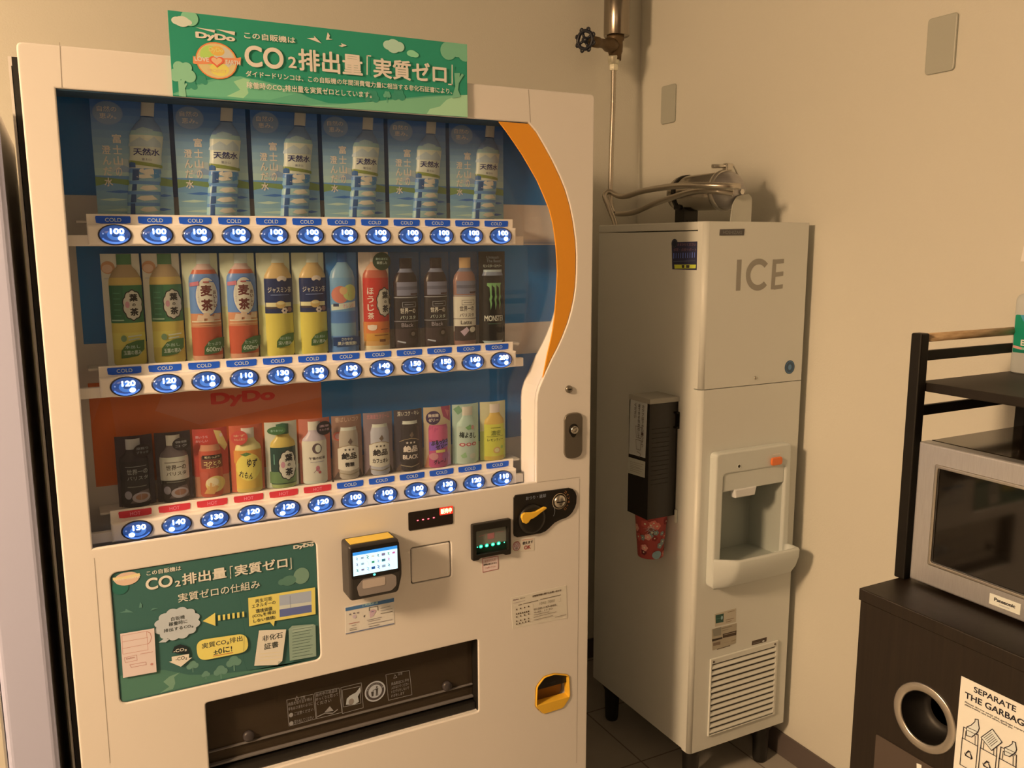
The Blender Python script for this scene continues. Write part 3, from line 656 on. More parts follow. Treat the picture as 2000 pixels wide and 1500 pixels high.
for i in range(11):
    t = math.radians(160-i*14); a.txt('あきかんはくずかごへ！'[i], cx+.0176*math.cos(t), cz+.0176*math.sin(t), .0034, .0034, A(150, 128, 102), rot=t-PI/2)
a.tb('注意', (1322, 330), (1352, 322), (1322, 312), PG); a.pline([(1295, 348), (1303, 324), (1316, 342)], .001, PG, closed=True)
for i in range(4): a.tb(['商品取出口に手を', '入れないでください', 'いたずらをしないで', 'けがをします'][i], (1280, 395+i*26), (1395-(30 if i == 3 else 0), 366+i*26), (1280, 375+i*26), PG)
a.build('flap_print', FL.to3, fl)
# coin return
cxs = [p[0] for p in CRET]; czs = [p[1] for p in CRET]; cx0, cx1, cz0, cz1 = min(cxs), max(cxs), min(czs), max(czs)
ccx, ccz = (cx0+cx1)/2, (cz0+cz1)/2
inner = [(ccx+(x-ccx)*.935, ccz+(z-ccz)*.955) for x, z in CRET]
cup_in = [p if p[1] > cz0+.28*(cz1-cz0) else (p[0], cz0+.28*(cz1-cz0)) for p in inner]
crt = MB().plate(CRET, [cup_in], FP, 0.003, -0.02, 0.0012).build('coin_return', ORANGE, vm)
MB().plate(inner, [], FP, -0.034, -0.036).box(cx0+.004, cx1-.004, 0.0005, 0.034, cz0+.012, cz0+.0165).build('coin_tray', mat('tray_orange_brown', A(150, 88, 26), 0.45), crt)
MB().plate([(cx0+.004, ccz+.012), (cx1-.004, ccz+.012), (cx1-.006, cz1-.004), (ccx, cz1-.0022), (cx0+.012, cz1-.008)], [], FP, -0.008, -0.010).build('coin_flap', BLACKP, crt)
a = Art(-0.0076); a.txt('おつり返却口', ccx, ccz+.021, .024, .0042, A(60, 48, 36)); a.build('coin_return_print', FP.to3, crt)

# ------------------------------------------------------------------ printed boards on the machine
G0 = A(46, 118, 74); GM = A(58, 130, 82); GL = A(128, 160, 102); GLL = A(158, 178, 122); GD = A(22, 78, 48); CREAM = A(246, 226, 190); CREAM2 = A(200, 205, 150)
BNP = Plane('Y', -0.0065)
bq = [BNP.at(*p) for p in ((329, 22), (911, 85), (914, 229), (337, 187))]
nx0, nx1 = (bq[0][0]+bq[3][0])/2, (bq[1][0]+bq[2][0])/2; nz1 = (bq[0][1]+bq[1][1])/2; nz0 = (bq[2][1]+bq[3][1])/2
bd = Board([ink(G0, 0.5)])
bd.box(nx0, nx1, -0.0065, -0.0025, nz0, nz1)
a = Art(0.0003, pl=BNP, k=.325, ox=300, oy=0)
H = nz1-nz0
def clip(pts): return [(min(nx1, max(nx0, x)), min(nz1, max(nz0, z))) for x, z in pts]
def W_(q): return nx0+(nx1-nx0)*q
def treeart(a, x, z, s, c, trunk=True):
    if trunk:
        a.poly(clip([(x-.006*s, z-.06*s), (x+.006*s, z-.06*s), (x+.003*s, z), (x-.003*s, z)]), c); a.line(clip([(x, z-.02*s), (x+.012*s, z)]), .004*s, c)
    for dx, dz, r in ((0, .012, .022), (-.018, .0, .017), (.018, .0, .017), (-.008, .022, .015), (.012, .022, .014)): a.poly(clip(ellipse(x+dx*s, z+dz*s, r*s, r*s, 20)), c)
a.poly(clip(a.pp([(110, 560), (200, 535), (330, 480), (470, 455), (620, 478), (800, 520), (930, 585), (1050, 620), (1200, 625), (1400, 600), (1650, 575), (1880, 570), (1890, 705), (118, 570)])), A(92, 138, 88))
a.poly(clip(a.pp([(120, 568), (250, 520), (420, 470), (520, 458), (600, 478), (720, 510), (870, 560), (700, 600), (300, 575)])), A(104, 148, 94))
a.poly(clip(a.pp([(480, 490), (540, 470), (580, 480), (560, 520), (570, 560), (540, 590), (440, 578), (520, 540)])), A(150, 168, 104))
a.poly(clip(a.pp([(900, 640), (1100, 628), (1400, 604), (1700, 580), (1888, 574), (1890, 705)])), A(120, 152, 96))
a.poly(clip(a.pp([(1640, 690), (1660, 655), (1720, 640), (1760, 600), (1820, 575), (1888, 570), (1890, 702)])), A(160, 174, 112))
for u, v, s in ((290, 492, .28), (225, 520, .30), (1310, 592, .42), (1470, 582, .40)):
    x, z = a.px(u, v); treeart(a, x, z, s, A(62, 118, 76), False)
x, z = a.px(1402, 575); treeart(a, x, z, .22, A(98, 140, 90))
x, z = a.px(172, 440); treeart(a, x, z-.004, .62, A(134, 160, 104)); a.pline([(160, 490), (165, 570)], .007, A(134, 160, 104)); a.pline([(178, 535), (196, 505)], .003, A(134, 160, 104))
x, z = a.px(1810, 330); treeart(a, x+.004, z+.006, 1.0, A(118, 150, 96), False)
a.poly(clip(a.pp([(1805, 440), (1840, 440), (1828, 540), (1845, 585), (1790, 590), (1812, 520)])), A(118, 150, 96)); a.pline([(1830, 490), (1855, 450)], .005, A(118, 150, 96))
for u, v, ru, rv, c in ((215, 110, 52, 48, GL), (170, 130, 46, 32, CREAM2), (140, 125, 34, 24, CREAM2), (200, 135, 30, 18, CREAM2), (1440, 278, 42, 42, A(170, 190, 124)), (1410, 272, 32, 28, A(170, 190, 124)), (1475, 282, 30, 30, A(170, 190, 124)), (1550, 322, 30, 20, A(140, 176, 110)), (1570, 330, 22, 16, A(140, 176, 110))):
    cx, cz = a.px(u, v); ex, _ = a.px(u+ru, v); _, ez = a.px(u, v-rv); a.poly(clip(ellipse(cx, cz, ex-cx, ez-cz)), c)
BIRD = A(214, 208, 160)
a.ppoly([(920, 230), (965, 228), (962, 215), (1008, 262), (960, 244)], BIRD); a.ppoly([(1035, 240), (1045, 195), (1058, 215), (1052, 232), (1075, 238)], BIRD); a.ppoly([(1110, 275), (1130, 272), (1125, 260), (1160, 274), (1130, 284)], BIRD)
a.ppoly([(250, 165), (368, 182), (366, 198)], CREAM); a.ppoly([(372, 176), (488, 192), (486, 214)], CREAM)
a.tb('DyDo', (252, 238), (490, 256), (252, 190), CREAM, 0.05)
# round emblem with a ribbon
cx, cz = a.px(378, 366)
a.ell(cx, cz, .0345, .0305, A(222, 110, 50)); a.ell(cx, cz, .0325, .0285, A(206, 160, 90)); 
for dx, dz, rx_, rz_, c in ((-.010, .008, .017, .016, A(170, 180, 70)), (.012, .006, .016, .017, A(190, 160, 120)), (.004, -.014, .016, .011, A(214, 178, 70)), (.002, .016, .012, .008, A(220, 150, 60))): a.ell(cx+dx, cz+dz, rx_, rz_, c)
a.txt('DyDo', cx, cz+.017, .024, .009, A(236, 170, 80), .03); a.txt('PROJECT', cx, cz-.0175, .032, .0065, A(236, 150, 90), .0)
a.ppoly([(236, 335), (250, 352), (505, 350), (524, 345), (522, 392), (500, 386), (250, 386), (236, 382)], A(238, 120, 66))
a.txt('LOVE', cx-.0245, cz+.0005, .0235, .0078, A(250, 208, 150), .03); a.txt('EARTH', cx+.0270, cz-.0008, .0245, .0078, A(250, 208, 150), .03)
HRT = [(cx+.0125*math.sin(t)**3, cz-.001+.0105*(13*math.cos(t)-5*math.cos(2*t)-2*math.cos(3*t)-math.cos(4*t))/16) for t in [2*PI*i/30 for i in range(30)]]
a.poly(HRT, A(226, 88, 50)); a.poly([(cx+(x-cx)*.72, cz+(z-cz)*.72) for x, z in HRT], A(240, 150, 90))
a.tb('この自販機は', (543, 232), (850, 262), (543, 192), CREAM, 0.015)
a.tb('CO', (548, 400), (782, 410), (548, 270), CREAM, 0.025); a.tb('2', (808, 408), (858, 414), (808, 340), CREAM, 0.02)
a.tb('排出量', (870, 425), (1255, 450), (870, 292), CREAM, 0.02)
a.pline([(1302, 338), (1280, 336), (1280, 450)], .0022, CREAM)
a.tb('実質ゼロ', (1318, 468), (1758, 494), (1318, 346), CREAM, 0.022)
a.pline([(1768, 508), (1790, 510), (1790, 392)], .0022, CREAM)
a.tb('ダイドードリンコは、この自販機の年間消費電力量に相当する非化石証書により、', (553, 462), (1790, 566), (553, 425), CREAM, 0.012)
a.tb('稼働時のCO₂排出量を実質ゼロとしています。', (557, 535), (1308, 588), (557, 492), CREAM, 0.012)
bn = a.build('banner_board', BNP.to3, None, extra=bd)
tag(bn, 'green banner board with large pale lettering standing on the vending machine top edge', 'banner')

PP = Plane('Y', 0.003)
pbd = Board([ink(A(58, 82, 60), 0.35)])
pbd.plate(rrect(px0+.001, pz0+.001, px1-.001, pz1-.001, 0.011), [], PP, 0.0, -0.004)
a = Art(0.0003, pl=PP, k=.23333, ox=200, oy=1040)
PC = A(210, 184, 140); PCD = A(196, 166, 126); PYEL = A(214, 172, 74); PGR = A(86, 108, 78); PDK = A(50, 48, 36)
def C2(pts): return [(min(px1-.003, max(px0+.003, x)), min(pz1-.003, max(pz0+.003, z))) for x, z in pts]
a.poly(C2(a.pp([(150, 1200), (300, 1165), (520, 1150), (720, 1190), (900, 1190), (1200, 1160), (1500, 1120), (1820, 1060), (1815, 1085), (160, 1415)])), A(74, 98, 66))
a.poly(C2(a.pp([(510, 1250), (560, 1205), (650, 1170), (600, 1210), (610, 1260), (590, 1310), (480, 1345), (560, 1290)])), A(110, 124, 84))
for u, v, s in ((755, 1118, .42), (1100, 1090, .55), (990, 1165, .50), (865, 1190, .3)):
    x, z = a.px(u, v)
    for dx, dz, r in ((0, .01, .016), (-.013, 0, .013), (.013, 0, .013)): a.ell(x+dx*s, z+dz*s, r*s, r*s, A(96, 114, 80))
    a.rect(x-.002*s, z-.03*s, x+.002*s, z, A(96, 114, 80))
a.pell(1665, 362, 66, 68, A(112, 122, 84)); a.pell(1560, 402, 62, 42, A(84, 104, 72)); a.pell(1500, 415, 30, 26, A(84, 104, 72)); a.pell(150, 460, 70, 60, A(44, 84, 58))
for P in ([(140, 670), (190, 655), (195, 638), (262, 668)], [(305, 630), (315, 580), (330, 600), (332, 628)], [(400, 655), (420, 632), (468, 632)]): a.ppoly(P, PGR)
x, z = a.px(205, 385); a.poly(C2(ellipse(x, z, .0205, .0125)), A(204, 150, 104)); a.poly(C2(a.pp([(85, 378), (150, 372), (310, 338), (318, 362), (250, 382), (88, 402)])), A(220, 168, 100)); a.txt('LOVE  EARTH', x, z, .042, .004, A(236, 196, 140))
a.ppoly([(1640, 92), (1700, 84), (1700, 92)], PC); a.ppoly([(1700, 84), (1768, 74), (1766, 86)], PC)
a.tb('DyDo', (1598, 148), (1770, 118), (1598, 108), PC, .05)
a.tb('この自販機は', (370, 362), (660, 326), (370, 322), PC, .012)
a.tb('CO', (365, 486), (592, 462), (365, 385), PC, .025); a.tb('2', (608, 454), (655, 448), (608, 404), PC, .02)
a.tb('排出量', (670, 440), (1040, 385), (670, 344), PC, .02); a.pline([(1088, 280), (1068, 283), (1072, 382)], .0016, PC)
a.tb('実質ゼロ', (1108, 368), (1550, 300), (1108, 274), PC, .02); a.pline([(1560, 305), (1580, 302), (1576, 210)], .0016, PC)
a.tb('実質ゼロの仕組み', (635, 585), (1318, 475), (635, 512), PC, .006)
cx, cz = a.px(628, 760); a.poly(cloud(cx, cz, .0365, .0285, 12), A(176, 156, 128)); a.ppoly([(520, 880), (560, 890), (530, 915), (470, 918)], A(176, 156, 128))
a.tb('自販機', (575, 740), (690, 720), (575, 706), PDK, .01); a.tb('稼働時に', (555, 785), (712, 758), (555, 750), PDK, .01); a.tb('排出するCO₂', (513, 838), (760, 795), (513, 806), PDK, .01)
a.ppoly([(838, 738), (942, 668), (945, 778)], PYEL)
for i in range(6): u = 965+i*40; v = 690-i*6; a.ppoly([(u, v), (u+20, v-3), (u+21, v+42), (u+2, v+45)], PYEL)
a.ppoly([(1218, 545), (1778, 455), (1782, 680), (1440, 737), (1432, 782), (1400, 745), (1226, 782)], PYEL)
a.ppoly([(1478, 524), (1746, 484), (1750, 662), (1482, 706)], A(158, 144, 138)); a.ppoly([(1480, 640), (1748, 600), (1750, 662), (1482, 706)], A(92, 88, 106)); a.ppoly([(1480, 610), (1748, 575), (1748, 600), (1480, 642)], A(190, 166, 140)); a.pline([(1568, 525), (1572, 625)], .001, A(120, 110, 106))
for i, (s, u0, u1) in enumerate((('再生可能', 1278, 1420), ('エネルギーの', 1250, 1448), ('環境価値', 1282, 1420), ('(CO₂を排出', 1255, 1448), ('しない価値)', 1262, 1445))):
    v = 590+i*42; a.tb(s, (u0, v), (u1, v-24), (u0, v-34), PDK, .008)
a.poly(rrect(*a.px(790, 1055), *a.px(1215, 865), .03, 8) if False else [q for q in rounded(a.pp([(778, 900), (1205, 838), (1225, 990), (800, 1075)]), .018, 6)], PYEL)
a.tb('実質CO₂排出', (832, 975), (1172, 918), (832, 925), PDK, .008); a.tb('±0に!', (930, 1022), (1085, 996), (930, 972), PDK, .012); a.pline([(925, 1030), (1090, 1000)], .0012, A(176, 70, 36))
a.ppoly([(582, 1000), (600, 950), (650, 930), (705, 945), (724, 990), (720, 1015)], A(34, 36, 28)); a.tb('-CO₂', (595, 1008), (705, 990), (595, 976), PC, .01)
a.ppoly([(578, 1035), (724, 1010), (722, 1045), (750, 1040), (655, 1118), (555, 1076), (580, 1070)], PC); a.tb('-CO₂', (612, 1076), (708, 1058), (612, 1042), PDK, .008)
a.ppoly([(1308, 815), (1535, 805), (1502, 1070), (1465, 1102), (1268, 1110)], PC); a.ppoly([(1502, 1070), (1465, 1102), (1470, 1072)], A(176, 150, 112)); a.tb('非化石', (1338, 910), (1508, 892), (1338, 860), PDK, .012); a.tb('証書', (1352, 978), (1472, 970), (1352, 926), PDK, .012)
for i in range(3): a.pline([(1315, 1010+i*28), (1490, 994+i*28)], .0007, A(226, 186, 110))
a.ppoly([(1555, 805), (1585, 775), (1760, 762), (1780, 770), (1786, 1030), (1565, 1068)], A(136, 134, 96)); a.ppoly([(1580, 800), (1762, 765), (1750, 800), (1590, 832)], A(150, 144, 104))
for i in range(10): a.pline([(1588, 812+i*25), (1755-(i % 3)*12, 784+i*25)], .0009, A(72, 78, 56))
a.ppoly([(148, 842), (432, 795), (452, 1160), (172, 1210)], A(206, 162, 126))
LN = A(176, 108, 82)
a.pline([(162, 858), (368, 820), (380, 975), (170, 1012)], .0007, LN, closed=True); a.pline([(165, 910), (378, 872)], .0007, LN); a.pline([(168, 965), (380, 925)], .0007, LN); a.pline([(372, 822), (398, 835), (410, 870), (400, 905), (382, 925)], .0012, LN)
a.pline([(182, 1040), (285, 1018), (290, 1062), (190, 1082)], .0007, LN, closed=True); a.tb('DyDo', (198, 1060), (270, 1046), (198, 1044), LN, .02); a.pline([(228, 1100), (362, 1076), (366, 1098), (240, 1122)], .0007, LN, closed=True); a.pell(412, 1094, 12, 10, LN); a.pline([(315, 1010), (420, 990)], .0008, LN)
a.pline([(1005, 215), (1090, 400), (1150, 560), (1185, 800), (1180, 1060), (1210, 1150)], .0006, A(46, 72, 52))
ps = a.build('information_poster', PP.to3, None, extra=pbd)
tag(ps, 'green printed poster panel with arrows and clouds set in vending machine lower front', 'poster')

# ------------------------------------------------------------------ drink displays behind the window
CLEAR = glass_mat('clear_card', (0.86, 0.88, 0.92), haze=((0.25, 0.28, 0.34), 0.10))
def interp(prof, z):
    for (z0, r0), (z1, r1) in zip(prof[:-1], prof[1:]):
        if z0 <= z <= z1: return r0+(r1-r0)*(z-z0)/max(1e-9, z1-z0)
    return 0.0
DK = 1.02                                                  # print is denser than the pane lets through
def D(r, g, b):
    m = 0.30*r+0.55*g+0.15*b; f = 0.16                    # haze of the window pane painted in by greying the print
    return A(r+(m-r)*f, g+(m*0.96-g)*f, b+(m*0.9-b)*f, DK)
def display(name, label, cat, w, h, bg, prof, cap, bottle, lab, cx=0.0, tilt=0.0, label_art=None, card_art=None, badge_art=None, group=None):
    """curved printed card with the bottle in half relief; prof, cap, bottle, lab in metres of the card"""
    root = thing(name, label, cat, (0, 0, 0), group)
    bulge, kk = 0.007, 0.40
    base = lambda x: -bulge*(1-(2*x/w)**2)
    cz = lambda z: cx+tilt*(z-h/2)
    def relief(x, z):
        r = interp(prof, z); d = r*r-(x-cz(z))**2
        return kk*math.sqrt(d) if d > 0 else 0.0
    nc = 32 if w > 0.1 else 18
    cuts = [w*(i/nc-0.5) for i in range(1, nc)]
    # card
    ca = Art(0.0)
    if bg is None: pass
    elif isinstance(bg, list):
        for z0, z1, c in bg: ca.rect(-w/2, z0*h, w/2, z1*h, c, same=True)
    else: ca.rect(-w/2, 0, w/2, h, bg)
    if card_art: card_art(ca)
    fnc = lambda x, z, off: Vector((x, base(x)-off, z))
    if bg is None:
        t = MB(); n = 10
        for i in range(n):
            xa, xb = w*(i/n-.5), w*((i+1)/n-.5); t.quad((xa, base(xa), 0), (xb, base(xb), 0), (xb, base(xb), h), (xa, base(xa), h))
        card = t.build('card', CLEAR, root)
        if card_art: ca.build('card_print', fnc, card, cuts)
    else: card = ca.build('card', fnc, root, cuts, rough=0.35)
    # half-round pieces
    def piece(nm, bands, off, art=None, rough=0.3):
        idx = {}; mats = []; t = bmesh.new(); n = 12
        for z0, z1, c in bands:
            m = ink(c, rough)
            if m.name not in idx: idx[m.name] = len(mats); mats.append(m)
            zs = sorted(set([z0, z1]+[p[0] for p in prof if z0 < p[0] < z1])); zz = []
            for p, q in zip(zs[:-1], zs[1:]):
                k = max(1, int((q-p)/0.012)); zz += [p+(q-p)*i/k for i in range(k)]
            zz.append(zs[-1]); prev = None
            for z in zz:
                r = interp(prof, z); row = []
                for i in range(n+1):
                    x = cz(z)+r*math.sin((i/n-0.5)*PI); row.append(t.verts.new((x, base(x)-relief(x, z)-off, z)))
                if prev:
                    for i in range(n):
                        f = t.faces.new((prev[i], prev[i+1], row[i+1], row[i])); f.material_index = idx[m.name]; f.smooth = True
                prev = row
        bd = Board(mats); bd.bm = t
        ar = Art(off+0.0003)
        if art: art(ar)
        return ar.build(nm, lambda x, z, o_: Vector((x, base(x)-relief(x, z)-o_, z)), root, cuts, extra=bd, rough=0.4)
    if bottle: piece('bottle', bottle, 0.0002)
    if cap: piece('cap', cap, 0.0003)
    if lab: piece('label', lab, 0.0004, label_art)
    if badge_art:
        ar = Art(0.0008); badge_art(ar)
        ar.build('badge', lambda x, z, o_: Vector((x, base(x)-0.0128-o_, z)), root, cuts)
    return root
def place(root, i, w2=0.0, zb=0.0):
    root.location = (0.0961+i*0.0683+w2, 0.1005, zb)

Z1B, Z2B, Z3B = 1.558, 1.2965, 1.028
H1, H2, H3 = 0.209, 0.2025, 0.135
# --- water, six large cards
WW = 0.128
def bp1(z): return z*H1
WP = [(0.0, .0275), (.060, .0275), (.066, .0255), (.072, .0275), (.080, .0265), (.086, .0275), (.095, .0255), (.105, .0275), (.115, .0265), (.150, .0285), (.160, .0255), (.170, .019), (.178, .012), (.182, .0112), (.2085, .0112)]
def water_card(a):
    w = WW
    a.poly([(-w/2, .060), (-.04, .066), (0, .061), (.03, .064), (w/2, .062), (w/2, .074), (.035, .080), (-.01, .072), (-w/2, .076)], D(112, 122, 52))
    a.poly([(-.042, .085), (-.026, .101), (-.018, .108), (-.010, .108), (.0, .098), (.014, .085)], D(166, 156, 146)); a.poly([(-.034, .085), (-.018, .098), (-.006, .092), (.006, .085)], D(132, 136, 146))
    for i, (x0, x1, z) in enumerate(((-.05, .0, .050), (-.06, -.015, .036), (.035, .062, .045), (-.055, .01, .018), (.03, .06, .020), (-.06, -.02, .008))): a.poly([(x0, z), ((x0+x1)/2, z+.0035), (x1, z+.001), ((x0+x1)/2, z-.002)], D(176, 172, 150) if i % 2 else D(52, 92, 128))
    a.ell(-.0365, .186, .0245, .0205, D(104, 116, 134)); a.ell(-.0365, .186, .0235, .0195, D(122, 128, 136))
    LT = D(226, 214, 200)
    a.txt('自然の', -.0375, .193, .031, .0095, LT, 0); a.txt('恵み。', -.0365, .181, .027, .0095, LT, 0)
    a.vtxt('富士山の', -.0250, .152, .076, .0185, LT, .014); a.vtxt('澄んだ水', -.0430, .132, .074, .0170, LT, .014)
def water_label(a):
    c0 = .020; water_bottle_art(a)
    a.poly([(c0-.026, .135), (c0-.008, .146), (c0+.004, .139), (c0+.016, .148), (c0+.027, .138), (c0+.027, .130), (c0-.027, .130)], D(168, 156, 140))
    a.poly([(c0-.028, .099), (c0+.028, .094), (c0+.028, .099), (c0-.028, .106)], D(130, 124, 40)); a.poly([(c0-.028, .093), (c0-.018, .093), (c0-.018, .101), (c0-.028, .104)], D(40, 78, 104))
    a.txt('天然水', c0+.002, .121, .044, .0125, D(24, 34, 74), .015); a.txt('富士山', c0+.001, .108, .016, .0042, D(60, 60, 80), 0)
def water_bottle_art(a):
    c0 = .020
    for (z0, z1, x0, x1) in ((.004, .030, -.032, -.024), (.032, .046, -.030, -.021), (.052, .064, -.027, -.019), (.070, .090, -.025, -.014)): a.poly([(c0+x0, z0), (c0+x1, z0+.001), (c0+x1+.001, z1), (c0+x0+.002, z1)], D(34, 66, 92))
    for (z, x, w_, h_) in ((.086, .004, .012, .006), (.078, -.004, .014, .004), (.058, .002, .016, .005), (.040, -.002, .018, .005), (.020, .0, .016, .005), (.008, .002, .012, .003), (.088, -.008, .005, .004)): a.poly([(c0+x-w_, z-h_*.3), (c0+x-w_*.3, z-h_), (c0+x+w_, z-h_*.4), (c0+x+w_*.5, z+h_), (c0+x-w_*.6, z+h_*.7)], D(206, 202, 202))
    a.poly([(c0+.012, .074), (c0+.022, .078), (c0+.020, .092), (c0+.012, .090)], D(66, 118, 136))
    a.poly([(c0-.012, .160), (c0-.002, .164), (c0+.016, .160), (c0+.010, .153), (c0-.016, .153)], D(150, 152, 148))
bg = [(i/16, (i+1)/16, D(*[int(p+(q-p)*t) for p, q in zip(c0, c1)])) for i in range(16) for t, c0, c1 in [((min(i, 5))/5, (150, 160, 176), (88, 120, 164))if i < 6 else ((i-6)/9, (158, 162, 176), (60, 98, 152))]]
WB = D(122, 142, 170); WB2 = D(86, 116, 150); WB3 = D(150, 160, 174)
wbot = [(0, .012, WB2), (.012, .026, WB3), (.026, .032, WB2), (.032, .046, WB), (.046, .052, WB2), (.052, .064, WB3), (.064, .070, WB2), (.070, .084, WB), (.084, .092, WB2), (.150, .158, D(150, 160, 160)), (.158, .182, D(112, 122, 126))]
places = ['leftmost', 'second from the left', 'third from the left', 'third from the right', 'second from the right', 'rightmost, beside the orange band']
proto = display('drink_display', 'x', 'drink display', WW, H1, bg, WP, [(.184, .2085, D(196, 164, 146))], wbot, [(.092, .150, D(196, 192, 180))], cx=.020, tilt=.10, label_art=water_label, card_art=water_card, group='water bottle displays on the top shelf')
for i in range(6):
    o = proto if i == 0 else copy_tree(proto)
    o['label'] = 'blue mineral water display card with tilted bottle in top row, '+places[i]
    place(o, i*2, 0.0683/2, Z1B)

# --- middle row
W2 = 0.0645
TEAP = [(0, .025), (.004, .028), (.150, .028), (.158, .027), (.172, .020), (.180, .0125), (.182, .0125), (.202, .0125)]
INK0 = D(34, 34, 30)
def hanocha(a, c0, zc, s=1.0, red=True):
    a.poly(cloud(c0, zc, .0165*s, .026*s, 10, .10), INK0); a.poly(cloud(c0, zc, .0148*s, .0242*s, 10, .10), D(206, 184, 160))
    if red: a.ell(c0-.009*s, zc+.001, .0038*s, .006*s, D(200, 120, 104))
    a.txt('葉', c0+.002*s, zc+.0135*s, .0145*s, .0140*s, INK0, .035); a.txt('の', c0+.002*s, zc+.0005*s, .0060*s, .0055*s, INK0, .03); a.txt('茶', c0+.002*s, zc-.0125*s, .0145*s, .0140*s, INK0, .035)
def leaf(a, cx, cz, rx, rz, c, t1, t2):
    P = [(cx-rx, cz-rz), (cx-rx*.95, cz-rz*.1), (cx-rx*.5, cz+rz*.6), (cx+rx*.3, cz+rz*.95), (cx+rx, cz+rz), (cx+rx*.95, cz-rz*.1), (cx+rx*.4, cz-rz*.8), (cx-rx*.4, cz-rz*.95)]
    a.poly(P, c); a.txt(t1, cx, cz+rz*.28, rx*1.25, rz*.40, D(176, 190, 130), .0); a.txt(t2, cx-.001, cz-rz*.38, rx*1.5, rz*.52, D(186, 196, 140), .01)
def tea1_lab(a):
    c0 = .006
    a.rect(c0-.028, .080, c0-.006, .1455, D(42, 92, 48))
    for i in range(5): a.line([(c0-.022, .092+i*.010), (c0-.012, .092+i*.010)], .0016, D(70, 120, 66))
    a.line([(c0-.026, .083), (c0-.008, .083)], .0026, D(150, 160, 100))
    hanocha(a, c0+.009, .110)
def tea1_card(a):
    a.ell(-.021, .178, .0115, .0115, D(196, 120, 62)); a.ell(-.022, .176, .0085, .0075, D(214, 150, 96))
    a.line([(-.028, .158), (-.016, .158)], .0012, D(170, 150, 120)); a.ell(.026, .012, .006, .010, D(206, 180, 100))
def tea1_badge(a):
    leaf(a, .010, .030, .0205, .016, D(58, 90, 34), '水出し', '玉露の恵み')
    a.ell(-.004, .050, .005, .006, D(110, 124, 66)); a.line([(.004, .053), (.026, .055)], .0022, D(196, 184, 140)); a.line([(.004, .047), (.022, .049)], .002, D(170, 160, 120))
def mk_tea1(): return display('drink_display', 'x', 'drink display', W2, H2, D(206, 186, 138), TEAP, [(.183, .202, D(72, 108, 52))], [(0, .030, D(204, 158, 48)), (.030, .060, D(214, 172, 54)), (.060, .078, D(206, 160, 48)), (.146, .160, D(206, 150, 56)), (.160, .183, D(176, 126, 66))], [(.078, .146, D(54, 106, 52))], cx=.006, label_art=tea1_lab, card_art=tea1_card, badge_art=tea1_badge, group='green tea bottle displays in the middle row')
def mugi_lab(a):
    c0 = .006
    a.ell(c0+.002, .122, .0215, .037, D(70, 96, 130)); a.ell(c0+.002, .122, .0200, .0352, D(206, 178, 152))
    R_ = D(104, 34, 26)
    a.txt('麦', c0+.001, .133, .0215, .021, R_, .03); a.txt('茶', c0+.001, .106, .0215, .022, R_, .03); a.vtxt('おいしい', c0+.0165, .134, .034, .008, R_, .02); a.rect(c0-.0045, .1475, c0+.0065, .1505, D(170, 70, 54))
    a.vtxt('ごくごく飲める', c0-.014, .140, .030, .0035, D(150, 120, 100)); a.poly([(c0-.027, .148), (c0-.012, .151), (c0-.012, .143), (c0-.027, .141)], D(190, 90, 80))
    for x, z in ((c0-.012, .082), (c0+.006, .080), (c0+.018, .084), (c0-.002, .086)): a.poly([(x-.007, z-.005), (x+.006, z-.006), (x+.007, z+.004), (x-.004, z+.006)], D(204, 150, 96))
    a.line([(c0-.026, .075), (c0+.026, .075)], .0022, D(210, 170, 110)); a.line([(c0-.026, .069), (c0+.026, .069)], .0016, D(206, 140, 80))
def mugi_badge(a): leaf(a, .016, .028, .0195, .016, D(56, 84, 34), 'たっぷり', '600ml')
def mk_mugi(): return display('drink_display', 'x', 'drink display', W2, H2, [(0, .5, D(200, 176, 90)), (.5, 1, D(196, 182, 110))], TEAP, [(.183, .202, D(186, 168, 150))], [(0, .010, D(196, 120, 70)), (.010, .064, D(188, 66, 30)), (.164, .172, D(192, 78, 40)), (.172, .183, D(196, 140, 100))], [(.064, .090, D(196, 110, 56)), (.090, .164, D(92, 114, 142))], cx=.006, label_art=mugi_lab, badge_art=mugi_badge, group='barley tea bottle displays in the middle row')
def jas_lab(a):
    c0 = .008
    a.txt('ジャスミン茶', c0, .131, .046, .0115, D(206, 196, 176), .005); a.line([(c0-.018, .121), (c0+.018, .121)], .0012, D(120, 120, 130))
    for i in range(5): t = PI/2+(i-2)*.5; a.ell(c0+.004+.007*math.cos(t), .149+.005*math.sin(t), .004, .0042, D(214, 196, 160))
    a.rect(c0-.028, .098, c0+.028, .106, D(206, 170, 96)); a.rect(c0-.028, .094, c0+.028, .098, D(70, 50, 36)); a.ell(c0, .102, .010, .0075, D(196, 140, 60)); a.ell(c0, .105, .008, .003, D(214, 170, 90))
    for i in range(6): t = PI*i/3; a.ell(c0+.007+.004*math.cos(t), .090+.004*math.sin(t), .0024, .0024, D(220, 214, 196))
    a.ell(c0+.018, .092, .005, .005, D(140, 84, 60))
def jas_badge(a): leaf(a, .014, .032, .018, .014, D(62, 90, 30), '水出し製法の', '深い恵み')
def mk_jas(): return display('drink_display', 'x', 'drink display', W2, H2, [(0, .5, D(200, 178, 84)), (.5, 1, D(196, 190, 110))], TEAP, [(.183, .202, D(192, 180, 160))], [(0, .085, D(204, 162, 44)), (.153, .183, D(196, 140, 66))], [(.085, .153, D(30, 40, 62))], cx=.008, label_art=jas_lab, badge_art=jas_badge, group='jasmine tea bottle displays in the middle row')
